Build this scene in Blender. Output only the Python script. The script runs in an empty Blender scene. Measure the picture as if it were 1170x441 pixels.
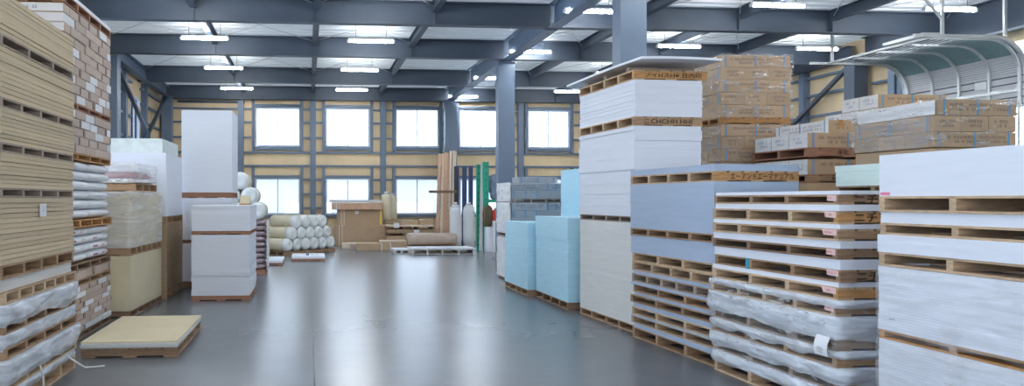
import bpy, math, random
from mathutils import Vector, Matrix, noise
C = bpy.context.scene.collection
R = random.Random(7)
PI = math.pi
# ------------------------------------------------------------------ camera survey
F, EYE, PX, HY = 830.0, 1.72, 421.0, 228.0
PHI = math.atan((PX - 352) / F)
_s, _c = math.sin(PHI), math.cos(PHI)

def at(px, py, Y):
    "world point at depth Y seen at that place of the photograph"
    u, v = (px - PX) / F, (HY - py) / F
    t = Y / (_c - u * _s)
    return Vector(((_s + u * _c) * t, Y, EYE + v * t))

# ------------------------------------------------------------------ materials
def mat(name, col, rough=0.6, metal=0.0, var=0.0, scale=8.0, stretch=(1, 1, 1), bump=0.0, alpha=1.0, emit=None, spec=0.5, rnd=0.0):
    m = bpy.data.materials.new(name)
    m.use_nodes = True
    nt = m.node_tree
    b = nt.nodes['Principled BSDF']
    b.inputs['Base Color'].default_value = (*col, 1)
    b.inputs['Roughness'].default_value = rough
    b.inputs['Metallic'].default_value = metal
    b.inputs['Specular IOR Level'].default_value = spec
    b.inputs['Alpha'].default_value = alpha
    if emit:
        b.inputs['Emission Color'].default_value = (*emit[0], 1)
        b.inputs['Emission Strength'].default_value = emit[1]
    if var or bump or rnd:
        tc = nt.nodes.new('ShaderNodeTexCoord')
        mp = nt.nodes.new('ShaderNodeMapping')
        mp.inputs['Scale'].default_value = stretch
        nz = nt.nodes.new('ShaderNodeTexNoise')
        nz.inputs['Scale'].default_value = scale
        nz.inputs['Detail'].default_value = 5
        nt.links.new(tc.outputs['Object'], mp.inputs['Vector'])
        nt.links.new(mp.outputs['Vector'], nz.inputs['Vector'])
        if var or rnd:
            mr = nt.nodes.new('ShaderNodeMapRange')
            mr.inputs['From Min'].default_value = 0.3
            mr.inputs['From Max'].default_value = 0.7
            mr.inputs['To Min'].default_value = 1 - var
            mr.inputs['To Max'].default_value = 1 + var
            nt.links.new(nz.outputs['Fac'], mr.inputs['Value'])
            fac = mr.outputs['Result']
            if rnd:
                oi = nt.nodes.new('ShaderNodeObjectInfo')
                m2 = nt.nodes.new('ShaderNodeMapRange')
                m2.inputs['To Min'].default_value = 1 - rnd
                m2.inputs['To Max'].default_value = 1 + rnd
                nt.links.new(oi.outputs['Random'], m2.inputs['Value'])
                mm = nt.nodes.new('ShaderNodeMath'); mm.operation = 'MULTIPLY'
                nt.links.new(fac, mm.inputs[0]); nt.links.new(m2.outputs['Result'], mm.inputs[1])
                fac = mm.outputs[0]
            vm = nt.nodes.new('ShaderNodeVectorMath'); vm.operation = 'SCALE'
            vm.inputs[0].default_value = col
            nt.links.new(fac, vm.inputs['Scale'])
            nt.links.new(vm.outputs['Vector'], b.inputs['Base Color'])
        if bump:
            bp = nt.nodes.new('ShaderNodeBump')
            bp.inputs['Strength'].default_value = bump
            bp.inputs['Distance'].default_value = 0.01
            nt.links.new(nz.outputs['Fac'], bp.inputs['Height'])
            nt.links.new(bp.outputs['Normal'], b.inputs['Normal'])
    return m

M = {}
M['steel'] = mat('steel_blue_grey', (0.070, 0.092, 0.128), 0.5, var=0.06, scale=2)
M['steel_light'] = mat('steel_light_blue', (0.145, 0.20, 0.285), 0.45, var=0.05, scale=2)
M['panel'] = mat('tan_wall_panel', (0.83, 0.65, 0.41), 0.65, var=0.10, scale=1.2, stretch=(1, 1, .3))
M['deck'] = mat('white_roof_deck', (0.84, 0.84, 0.84), 0.5, var=0.03, scale=2)
_nt = M['deck'].node_tree
_tr = _nt.nodes.new('ShaderNodeBsdfTranslucent'); _tr.inputs[0].default_value = (.9, .93, .95, 1)
_mx = _nt.nodes.new('ShaderNodeMixShader'); _mx.inputs[0].default_value = .16
_nt.links.new(_nt.nodes['Principled BSDF'].outputs[0], _mx.inputs[1]); _nt.links.new(_tr.outputs[0], _mx.inputs[2])
_nt.links.new(_mx.outputs[0], _nt.nodes['Material Output'].inputs[0])
M['white_frame'] = mat('window_frame', (0.62, 0.70, 0.82), 0.4)
M['zinc'] = mat('galvanised', (0.62, 0.64, 0.64), 0.35, metal=0.5, var=0.08, scale=6)
M['shutter'] = mat('shutter_panel', (0.66, 0.66, 0.68), 0.5, var=0.04, scale=4)
M['shutter_dark'] = mat('shutter_seam', (0.10, 0.12, 0.13), 0.5)
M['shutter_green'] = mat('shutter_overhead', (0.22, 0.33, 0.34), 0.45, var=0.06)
M['lamp'] = mat('lamp_tube', (1, 1, 1), 0.5, emit=((0.93, 0.97, 1.0), 60.0))
M['lamp_body'] = mat('lamp_housing', (0.8, 0.8, 0.8), 0.4)
M['wire'] = mat('hanger_wire', (0.12, 0.12, 0.13), 0.5)
WOODS = {}
for k, c in dict(pale=(0.53, 0.375, 0.24), mid=(0.38, 0.24, 0.14), dark=(0.27, 0.17, 0.105), orange=(0.50, 0.26, 0.10), grey=(0.36, 0.28, 0.22), red=(0.36, 0.18, 0.11), white=(0.74, 0.70, 0.65)).items():
    WOODS[k] = mat('pallet_wood_' + k, c, 0.75, var=0.22, scale=6, stretch=(1.5, 1.5, 8), rnd=0.14, bump=0.2)
M['board_white'] = mat('white_board', (0.81, 0.84, 0.91), 0.6, var=0.02, scale=3, stretch=(1, 1, 12), rnd=.03)
M['board_white_edge'] = mat('grey_white_board_edge', (0.78, 0.78, 0.76), 0.7, var=0.04, scale=3, stretch=(1, 1, 12))
M['board_tan'] = mat('tan_board', (0.66, 0.535, 0.36), 0.8, var=0.06, scale=5, stretch=(1, 1, 6), rnd=.09)
M['board_cream'] = mat('cream_board', (0.74, 0.64, 0.43), 0.75, var=0.05, scale=2, rnd=.03)
M['board_brown'] = mat('brown_board', (0.42, 0.30, 0.18), 0.75, var=0.07, scale=3, stretch=(1, 1, 8))
M['board_grey'] = mat('blue_grey_board', (0.43, 0.52, 0.66), 0.65, var=0.04, scale=3, stretch=(1, 1, 10))
M['board_green'] = mat('pale_green_board', (0.66, 0.78, 0.74), 0.6, var=0.05, scale=5, stretch=(1, 1, 8))
M['board_mint'] = mat('mint_white_board', (0.75, 0.81, 0.79), 0.6, var=0.08, scale=9)
M['foam_blue'] = mat('light_blue_foam', (0.56, 0.86, 1.0), 0.6, var=0.04, scale=3, stretch=(1, 1, 8))
M['carton'] = mat('brown_carton', (0.52, 0.37, 0.235), 0.7, var=0.05, scale=3, rnd=0.07)
M['carton_pink'] = mat('pinkish_carton', (0.56, 0.44, 0.37), 0.7, var=0.06, scale=6, rnd=0.12)
M['carton_grey'] = mat('grey_carton', (0.36, 0.40, 0.45), 0.6, var=0.07, scale=5, rnd=0.12)
M['carton_white'] = mat('white_carton', (0.80, 0.80, 0.82), 0.6, var=0.03, scale=5, rnd=0.05)
M['tape_blue'] = mat('blue_band', (0.10, 0.33, 0.62), 0.5)
M['ink'] = mat('ink', (0.10, 0.08, 0.09), 0.8)
M['ink_wood'] = mat('ink_on_wood', (0.045, 0.022, 0.012), 0.9)
M['ink_blue'] = mat('ink_blue', (0.22, 0.27, 0.42), 0.8)
M['paper'] = mat('white_paper', (0.85, 0.86, 0.90), 0.7)
M['paper_pink'] = mat('pink_paper', (0.86, 0.58, 0.55), 0.7)
M['tag_pink'] = mat('pink_tag', (0.90, 0.25, 0.38), 0.6)
M['ink_red'] = mat('red_ink', (0.55, 0.06, 0.08), 0.8)
M['bag_white'] = mat('white_bag', (0.84, 0.86, 0.90), 0.45, var=0.05, scale=5, bump=.5, rnd=.05)
M['bag_red'] = mat('red_printed_bag', (0.45, 0.13, 0.16), 0.45, var=0.1, scale=4, bump=.5)
M['bag_brown'] = mat('mauve_bag', (0.42, 0.33, 0.34), 0.6, var=0.1, scale=5, bump=.4)
M['roll_cream'] = mat('cream_roll', (0.72, 0.66, 0.50), 0.75, var=0.06, scale=5, bump=.3)
M['roll_white'] = mat('white_roll_wrap', (0.84, 0.87, 0.86), 0.4, var=0.05, scale=7, bump=.6)
M['timber_pink'] = mat('pinkish_plank', (0.62, 0.40, 0.27), 0.7, var=0.14, scale=5, stretch=(5, 5, 1), rnd=.12)
M['timber_pale'] = mat('pale_plank', (0.78, 0.66, 0.52), 0.7, var=0.1, scale=5, stretch=(5, 5, 1), rnd=.06)
M['navy'] = mat('navy_rack', (0.025, 0.055, 0.16), 0.45)
M['black'] = mat('black_rack', (0.045, 0.045, 0.07), 0.5)
M['green'] = mat('green_rack', (0.01, 0.36, 0.22), 0.4, var=.05)
M['olive'] = mat('olive_cloth', (0.12, 0.09, 0.05), 0.9, var=0.15, scale=8, bump=.5)
M['red'] = mat('red_plastic', (0.62, 0.04, 0.03), 0.4)
M['blue_net'] = mat('blue_grey_netting', (0.20, 0.25, 0.36), 0.8, var=0.3, scale=18, bump=.6)
M['paper_brown'] = mat('brown_wrapping_paper', (0.48, 0.37, 0.30), 0.65, var=0.12, scale=5, stretch=(1, 3, 1), bump=.8)
M['yellow'] = mat('yellow_tape', (0.85, 0.58, 0.12), 0.5)
M['strap'] = mat('white_strap', (0.78, 0.77, 0.75), 0.5)
M['teal'] = mat('teal_tape', (0.03, 0.35, 0.48), 0.5)
M['slot'] = mat('hand_hole', (0.05, 0.045, 0.05), 0.9)
M['lit_window'] = mat('lit_window', (.9, .9, .9), .5, emit=((.95, .97, 1.0), 6.0))
M['outside_wall'] = mat('outside_cladding', (0.34, 0.37, 0.42), 0.6)
M['outside_glass'] = mat('outside_windows', (0.9, 0.9, 0.9), 0.3)
M['asphalt'] = mat('yard', (0.6, 0.6, 0.6), 0.8, var=.1)

def film_mat(name, a0, a1, scale, stretch, col, rough):
    m = bpy.data.materials.new(name); m.use_nodes = True
    nt = m.node_tree; b = nt.nodes['Principled BSDF']
    b.inputs['Base Color'].default_value = (*col, 1)
    b.inputs['Roughness'].default_value = rough
    tc = nt.nodes.new('ShaderNodeTexCoord'); mp = nt.nodes.new('ShaderNodeMapping')
    mp.inputs['Scale'].default_value = stretch
    nz = nt.nodes.new('ShaderNodeTexNoise'); nz.inputs['Scale'].default_value = scale; nz.inputs['Detail'].default_value = 6
    nz.inputs['Distortion'].default_value = 1.0
    mr = nt.nodes.new('ShaderNodeMapRange')
    mr.inputs['From Min'].default_value = .42; mr.inputs['From Max'].default_value = .68
    mr.inputs['To Min'].default_value = a0; mr.inputs['To Max'].default_value = a1
    bp = nt.nodes.new('ShaderNodeBump'); bp.inputs['Strength'].default_value = .8; bp.inputs['Distance'].default_value = .02
    L = nt.links.new
    L(tc.outputs['Object'], mp.inputs['Vector']); L(mp.outputs['Vector'], nz.inputs['Vector'])
    L(nz.outputs['Fac'], mr.inputs['Value']); L(mr.outputs['Result'], b.inputs['Alpha'])
    L(nz.outputs['Fac'], bp.inputs['Height']); L(bp.outputs['Normal'], b.inputs['Normal'])
    return m
def thin_film(name, a0, a1, scale, stretch, white, rough, f0=.40, f1=.70):
    m = bpy.data.materials.new(name); m.use_nodes = True
    nt = m.node_tree; nt.nodes.remove(nt.nodes['Principled BSDF']); N = nt.nodes.new; L = nt.links.new
    tc = N('ShaderNodeTexCoord'); mp = N('ShaderNodeMapping'); mp.inputs['Scale'].default_value = stretch
    nz = N('ShaderNodeTexNoise'); nz.inputs['Scale'].default_value = scale; nz.inputs['Detail'].default_value = 6; nz.inputs['Distortion'].default_value = .8
    mr = N('ShaderNodeMapRange'); mr.inputs['From Min'].default_value = f0; mr.inputs['From Max'].default_value = f1
    mr.inputs['To Min'].default_value = a0; mr.inputs['To Max'].default_value = a1
    bp = N('ShaderNodeBump'); bp.inputs['Strength'].default_value = 1; bp.inputs['Distance'].default_value = .03
    t = N('ShaderNodeBsdfTransparent'); g = N('ShaderNodeBsdfGlossy'); g.inputs['Roughness'].default_value = rough
    d = N('ShaderNodeBsdfDiffuse'); d.inputs[0].default_value = (.92, .93, .95, 1)
    m1, m2 = N('ShaderNodeMixShader'), N('ShaderNodeMixShader'); m1.inputs[0].default_value = white
    L(tc.outputs['Object'], mp.inputs['Vector']); L(mp.outputs['Vector'], nz.inputs['Vector']); L(nz.outputs['Fac'], mr.inputs['Value'])
    L(nz.outputs['Fac'], bp.inputs['Height']); L(bp.outputs['Normal'], g.inputs['Normal'])
    L(g.outputs[0], m1.inputs[1]); L(d.outputs[0], m1.inputs[2])
    L(mr.outputs['Result'], m2.inputs[0]); L(t.outputs[0], m2.inputs[1]); L(m1.outputs[0], m2.inputs[2])
    L(m2.outputs[0], nt.nodes['Material Output'].inputs[0])
    return m
M['film'] = thin_film('stretch_film', 0.05, 0.62, 6, (1, 1, 3.5), .55, .14, .55, .68)  # white streaks imitate glints on the wrinkled film
M['film_soft'] = thin_film('soft_stretch_film', 0.10, 0.34, 4, (.6, .6, 5), .6, .2)  # real clear film, also the pale layer imitating bright light on carton sides
M['film_milky'] = thin_film('milky_stretch_film', 0.30, 0.60, 3.0, (.35, .35, 3), .8, .25)
M['film_white'] = thin_film('cloudy_stretch_film', 0.86, 0.99, 4, (1, 1, 4), .9, .25)  # real white film, also the panels imitating brightly lit carton sides
M['drape'] = film_mat('crumpled_plastic', 0.58, 0.97, 4, (.6, .6, 3), (0.84, 0.88, 0.94), 0.25)

def glass_mat():
    m = bpy.data.materials.new('window_glass'); m.use_nodes = True
    nt = m.node_tree; nt.nodes.remove(nt.nodes['Principled BSDF'])
    out = nt.nodes['Material Output']
    t = nt.nodes.new('ShaderNodeBsdfTransparent'); t.inputs[0].default_value = (.95, .97, 1, 1)
    g = nt.nodes.new('ShaderNodeBsdfGlossy'); g.inputs['Roughness'].default_value = .03
    mx = nt.nodes.new('ShaderNodeMixShader'); fr = nt.nodes.new('ShaderNodeFresnel'); fr.inputs[0].default_value = 1.3
    L = nt.links.new
    L(fr.outputs[0], mx.inputs[0]); L(t.outputs[0], mx.inputs[1]); L(g.outputs[0], mx.inputs[2]); L(mx.outputs[0], out.inputs[0])
    return m
M['glass'] = glass_mat()

def floor_mat():
    m = bpy.data.materials.new('polished_concrete'); m.use_nodes = True
    nt = m.node_tree; b = nt.nodes['Principled BSDF']; L = nt.links.new
    tc = nt.nodes.new('ShaderNodeTexCoord')
    n1 = nt.nodes.new('ShaderNodeTexNoise'); n1.inputs['Scale'].default_value = .55; n1.inputs['Detail'].default_value = 3
    n2 = nt.nodes.new('ShaderNodeTexNoise'); n2.inputs['Scale'].default_value = 3.0; n2.inputs['Detail'].default_value = 2
    L(tc.outputs['Object'], n1.inputs['Vector']); L(tc.outputs['Object'], n2.inputs['Vector'])
    cr = nt.nodes.new('ShaderNodeValToRGB')
    cr.color_ramp.elements[0].position = .3; cr.color_ramp.elements[0].color = (.140, .152, .168, 1)
    cr.color_ramp.elements[1].position = .72; cr.color_ramp.elements[1].color = (.165, .178, .196, 1)
    ad = nt.nodes.new('ShaderNodeMath'); ad.operation = 'MULTIPLY_ADD'; ad.inputs[1].default_value = .35
    L(n2.outputs['Fac'], ad.inputs[0])
    m1 = nt.nodes.new('ShaderNodeMath'); m1.operation = 'MULTIPLY'; m1.inputs[1].default_value = .65
    L(n1.outputs['Fac'], m1.inputs[0]); L(m1.outputs[0], ad.inputs[2]); L(ad.outputs[0], cr.inputs[0])
    # sawn joint running down the aisle and across
    sx = nt.nodes.new('ShaderNodeSeparateXYZ'); L(tc.outputs['Object'], sx.inputs[0])
    a = nt.nodes.new('ShaderNodeMath'); a.operation = 'SUBTRACT'; a.inputs[1].default_value = .06; L(sx.outputs['X'], a.inputs[0])
    ab = nt.nodes.new('ShaderNodeMath'); ab.operation = 'ABSOLUTE'; L(a.outputs[0], ab.inputs[0])
    lt = nt.nodes.new('ShaderNodeMath'); lt.operation = 'LESS_THAN'; lt.inputs[1].default_value = .009; L(ab.outputs[0], lt.inputs[0])
    mx = nt.nodes.new('ShaderNodeMix'); mx.data_type = 'RGBA'
    mx.inputs['B'].default_value = (.05, .055, .06, 1)
    L(lt.outputs[0], mx.inputs['Factor']); L(cr.outputs[0], mx.inputs['A']); L(mx.outputs['Result'], b.inputs['Base Color'])
    b.inputs['Roughness'].default_value = .27
    b.inputs['Specular IOR Level'].default_value = 1.0
    return m
M['floor'] = floor_mat()

# ------------------------------------------------------------------ mesh helpers
class MB:
    def __init__(s): s.v = []; s.f = []; s.smooth = False
    def box(s, x0, x1, y0, y1, z0, z1, mtx=None):
        b = len(s.v)
        p = [(x0, y0, z0), (x1, y0, z0), (x1, y1, z0), (x0, y1, z0), (x0, y0, z1), (x1, y0, z1), (x1, y1, z1), (x0, y1, z1)]
        if mtx: p = [tuple(mtx @ Vector(q)) for q in p]
        s.v += p
        s.f += [tuple(b + i for i in q) for q in ((0, 3, 2, 1), (4, 5, 6, 7), (0, 1, 5, 4), (1, 2, 6, 5), (2, 3, 7, 6), (3, 0, 4, 7))]
        return s
    def quad(s, *p):
        b = len(s.v); s.v += [tuple(q) for q in p]; s.f.append(tuple(range(b, b + len(p)))); return s
    def bar(s, a, b, w, h, up=(0, 0, 1)):
        a, b = Vector(a), Vector(b); d = b - a; L = d.length; z = d.normalized()
        x = Vector(up).cross(z)
        if x.length < 1e-4: x = Vector((1, 0, 0)).cross(z)
        x.normalize(); y = z.cross(x)
        m = Matrix((x, y, z)).transposed().to_4x4(); m.translation = a
        return s.box(-w / 2, w / 2, -h / 2, h / 2, 0, L, m)
    def rings(s, rs, cap=True):
        b = len(s.v); n = len(rs[0])
        for r in rs: s.v += [tuple(p) for p in r]
        for i in range(len(rs) - 1):
            for j in range(n):
                k = (j + 1) % n
                s.f.append((b + i * n + j, b + i * n + k, b + (i + 1) * n + k, b + (i + 1) * n + j))
        if cap:
            s.f.append(tuple(b + j for j in reversed(range(n))))
            e = b + (len(rs) - 1) * n
            s.f.append(tuple(e + j for j in range(n)))
        return s
    def tube(s, pts, r, n=6):
        rs = []
        for i, p in enumerate(pts):
            p = Vector(p); d = (Vector(pts[min(i + 1, len(pts) - 1)]) - Vector(pts[max(i - 1, 0)])).normalized()
            x = d.orthogonal().normalized() if abs(d.z) > .9 else d.cross(Vector((0, 0, 1))).normalized()
            y = d.cross(x)
            rs.append([p + (x * math.cos(a) + y * math.sin(a)) * r for a in [2 * PI * j / n for j in range(n)]])
        return s.rings(rs)
    def lathe(s, prof, n=20, mtx=None):
        rs = []
        for (r, z) in prof:
            ring = [Vector((r * math.cos(2 * PI * j / n), r * math.sin(2 * PI * j / n), z)) for j in range(n)]
            if mtx: ring = [mtx @ p for p in ring]
            rs.append(ring)
        return s.rings(rs)
    def mesh(s, name, m, smooth=False):
        me = bpy.data.meshes.new(name); me.from_pydata(s.v, [], s.f); me.update()
        if smooth or s.smooth:
            for p in me.polygons: p.use_smooth = True
        if m: me.materials.append(m)
        return me
    def build(s, name, m, parent=None, loc=(0, 0, 0), rz=0, smooth=False):
        return add(name, s.mesh(name, m, smooth), parent, loc, rz)

def add(name, me, parent=None, loc=(0, 0, 0), rz=0):
    o = bpy.data.objects.new(name, me); C.objects.link(o)
    o.location = loc; o.rotation_euler = (0, 0, rz)
    if parent: o.parent = parent
    return o

def tag(o, label, cat, group=None):
    o['label'] = label; o['category'] = cat
    if group: o['group'] = group
    return o

def thing(name, label, cat, loc=(0, 0, 0), rz=0, group=None):
    o = bpy.data.objects.new(name, None); C.objects.link(o)
    o.empty_display_size = .1; o.location = loc; o.rotation_euler = (0, 0, rz)
    return tag(o, label, cat, group)

def struct(o):
    o['kind'] = 'structure'; return o

ORD = 'topmost second third fourth fifth sixth seventh eighth ninth tenth eleventh twelfth thirteenth fourteenth fifteenth sixteenth seventeenth eighteenth nineteenth twentieth'.split()
def nth(i, n, top='topmost', bot='lowest'):
    return top if i == 0 else bot if i == n - 1 else ORD[i]

# text turned into mesh
_txt = {}
def lettering(name, string, w, h, m, parent, loc, rot, thick=0.0):
    key = (string, round(w, 3), round(h, 3), m.name)
    if key not in _txt:
        cu = bpy.data.curves.new('txt', 'FONT'); cu.body = string; cu.size = 1
        cu.offset = thick
        to = bpy.data.objects.new('txt', cu); C.objects.link(to)
        dg = bpy.context.evaluated_depsgraph_get(); dg.update()
        me = bpy.data.meshes.new_from_object(to.evaluated_get(dg))
        bpy.data.objects.remove(to)
        xs = [v.co.x for v in me.vertices] or [0, 1]; ys = [v.co.y for v in me.vertices] or [0, 1]
        sx, sy = w / max(1e-4, max(xs) - min(xs)), h / max(1e-4, max(ys) - min(ys))
        cx, cy = (max(xs) + min(xs)) / 2, (max(ys) + min(ys)) / 2
        for v in me.vertices: v.co = Vector(((v.co.x - cx) * sx, (v.co.y - cy) * sy, 0))
        me.materials.clear(); me.materials.append(m); me.name = name
        _txt[key] = me
    o = add(name, _txt[key], parent, loc); o.rotation_euler = rot
    return o

def scribble(seed, w, h, rows=2):
    "small printed strokes, as flat marks in the XZ plane, facing -Y"
    r = random.Random(seed); mb = MB()
    for k in range(rows):
        z = h * (k + .5) / rows - h / 2; ch = h / rows * .62
        x0 = -w / 2 + (r.uniform(0, .1) * w if k == rows - 1 else r.uniform(.15, .35) * w); x = x0
        x1 = w / 2 - r.uniform(0, .3) * w
        while x < x1:
            cw = ch * r.uniform(.55, .95)
            if r.random() < .88:
                for q in range(r.choice((2, 3, 3))):
                    zz = z + ch * (q / 2.4 - .42)
                    mb.quad((x, 0, zz), (x + cw * r.uniform(.5, 1), 0, zz), (x + cw, 0, zz + ch * .16), (x, 0, zz + ch * .16))
                xs = x + cw * r.uniform(.1, .7)
                mb.quad((xs, 0, z - ch * .5), (xs + cw * .16, 0, z - ch * .5), (xs + cw * .16, 0, z + ch * .5), (xs, 0, z + ch * .5))
            x += cw * 1.25
    return mb

# ------------------------------------------------------------------ pallets
_pm = {}
def pallet(label, cx, cy, z, W, L, h=.11, wood='mid', rz=0, nstr=5, text=None, group='wooden pallets', textmat=None, front=None, turned=False, nb=6):
    """W across (local X), L along (local Y). Stringers run across; turned=True runs them along."""
    t = thing('pallet', label, 'pallet', (cx, cy, z), rz + (PI / 2 if turned else 0), group)
    if turned: W, L = L, W
    tb = .016
    key = (round(W, 2), round(L, 2), round(h, 3), wood, nstr, front, nb)
    if key not in _pm:
        sw = .05
        m = WOODS[wood]
        st = MB().box(-W / 2, W / 2, -sw / 2, sw / 2, tb, h - tb).mesh('stringer', m)
        fr = MB().box(-W / 2, W / 2, -sw / 2, sw / 2, tb, h - tb).mesh('stringer', WOODS[front or wood])
        bw = W / (nb * 1.16)
        td = MB().box(-bw / 2, bw / 2, -L / 2, L / 2, h - tb, h).mesh('deck_board', m)
        bd = MB().box(-bw / 2, bw / 2, -L / 2, L / 2, 0, tb).mesh('bottom_board', m)
        _pm[key] = (st, fr, td, bd, sw, bw)
    st, fr, td, bd, sw, bw = _pm[key]
    for i in range(nstr):
        y = -L / 2 + sw / 2 + .003 + (L - sw - .006) * i / (nstr - 1)
        if 0 < i < nstr - 1: y += R.uniform(-.03, .03)
        add('stringer', fr if i == 0 else st, t, (0, y, 0))
    for i in range(nb):
        add('deck_board', td, t, (-W / 2 + bw / 2 + (W - bw) * i / (nb - 1), 0, 0))
    for i in range(3):
        add('bottom_board', bd, t, (-W / 2 + bw / 2 + (W - bw) * i / 2, 0, 0))
    if text:
        s, tw, th, off = text
        lettering('painted_lettering', s, tw, th, textmat or M['ink_wood'], t, (off, -L / 2 - .0005 + .003 - .004, h / 2), (PI / 2, 0, 0), .012)
    return t

# ------------------------------------------------------------------ board packs
def pack_mesh(W, L, h, n, jit, seed, m, groove=.004, gt=.12):
    r = random.Random(seed); rs = []
    t = h / n
    def ring(x, y, z, e=0): return [(-W / 2 + x + e, -L / 2 + y + e, z), (W / 2 + x - e, -L / 2 + y + e, z), (W / 2 + x - e, L / 2 + y - e, z), (-W / 2 + x + e, L / 2 + y - e, z)]
    gx_ = gy_ = 0; left = 0
    for i in range(n):
        if left <= 0:
            gx_, gy_ = r.uniform(-jit, jit) * 1.6, r.uniform(-jit, jit) * 1.6; left = r.randint(2, 7)
        left -= 1
        x, y = gx_ + r.uniform(-jit, jit) * .5, gy_ + r.uniform(-jit, jit) * .5
        z = i * t
        rs.append(ring(x, y, z)); rs.append(ring(x, y, z + t * (1 - gt) if i < n - 1 else h))
        if i < n - 1 and groove:
            rs.append(ring(x, y, z + t * (1 - gt), groove)); rs.append(ring(x, y, z + t, groove))
    return MB().rings(rs).mesh('board_pack', m)

def pack(name, label, cat, cx, cy, z, W, L, h, n, m, rz=0, jit=.002, group=None, groove=.004, gt=.12):
    o = add(name, pack_mesh(W, L, h, n, jit, R.randint(0, 9999), m, groove, gt), None, (cx, cy, z), rz)
    return tag(o, label, cat, group)

class Stack:
    "a column of pallets and packs around one centre, turned by th"
    def __init__(s, xl, yn, W, L, th=0, right=False, desc=''):
        a = Vector(((W if right else -W) / 2, -L / 2)); rot = Matrix.Rotation(th, 2)
        c = Vector((xl, yn)) - rot @ a
        s.c, s.W, s.L, s.th, s.rot, s.desc = c, W, L, th, rot, desc
    def p(s, dx=0, dy=0):
        q = s.c + s.rot @ Vector((dx, dy)); return q.x, q.y
    def pallet(s, label, z, h=.11, dx=0, dy=0, W=None, L=None, jr=.0, **k):
        x, y = s.p(dx, dy)
        return pallet(label, x, y, z, W or s.W, L or s.L, h, rz=s.th + jr, **k)
    def pack(s, name, label, z, h, n, m, dx=0, dy=0, W=None, L=None, jr=0, cat='boards', **k):
        x, y = s.p(dx, dy)
        return pack(name, label, cat, x, y, z, W or s.W, L or s.L, h, n, m, rz=s.th + jr, **k)

# wrinkled plastic around a rectangle
def fbm(p, sc): return noise.fractal(Vector(p) * sc, .9, 2.1, 4)
def drape_mesh(W, L, h, out, sag, seed, rows=9, step=.05, lip=.12, taper=0):
    nx, ny = max(4, int(W / step)), max(4, int(L / step))
    per = []
    for i in range(nx): per.append((-W / 2 + W * i / nx, -L / 2, 0, -1))
    for i in range(ny): per.append((W / 2, -L / 2 + L * i / ny, 1, 0))
    for i in range(nx): per.append((W / 2 - W * i / nx, L / 2, 0, 1))
    for i in range(ny): per.append((-W / 2, L / 2 - L * i / ny, -1, 0))
    rs = []
    so = Vector((seed * 3.7, seed * 1.3, 0))
    rs.append([(x * (1 - lip), y * (1 - lip), h) for x, y, a, b in per])
    for k in range(rows + 1):
        v = k / rows; ring = []
        for (x, y, a, b) in per:
            s = Vector((x, y, 0)) + so
            drop = sag * max(0, .35 + 1.1 * noise.noise(s * 1.6) + .5 * noise.noise(s * 5))
            z = h + .006 - v * (h + drop + .006)
            q = s + Vector((0, 0, z * 2.2))
            d = .010 + out * (.5 + .6 * noise.noise(q * 3.0) + .55 * abs(noise.noise(q * 7.5)) + .25 * noise.noise(q * 17))
            d = max(.008, d) * (.35 + .65 * math.sin(PI * min(1, .2 + v * .8)))
            ring.append((x + a * d, y + b * d, z + .008 * noise.noise(q * 9)))
        rs.append(ring)
    return MB().rings(rs, cap=False)

def drape(name, label, x, y, z, W, L, h, th, out=.05, sag=.05, seed=1, m=None, group=None, cat='plastic sheet', parent=None, **k):
    if parent:
        o = drape_mesh(W, L, h, out, sag, seed, **k).build('plastic_wrap', m or M['drape'], parent, (0, 0, z), 0, True)
        o['label'] = label; return o
    o = drape_mesh(W, L, h, out, sag, seed, **k).build(name, m or M['drape'], None, (x, y, z), th, True)
    return tag(o, label, cat, group)

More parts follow.
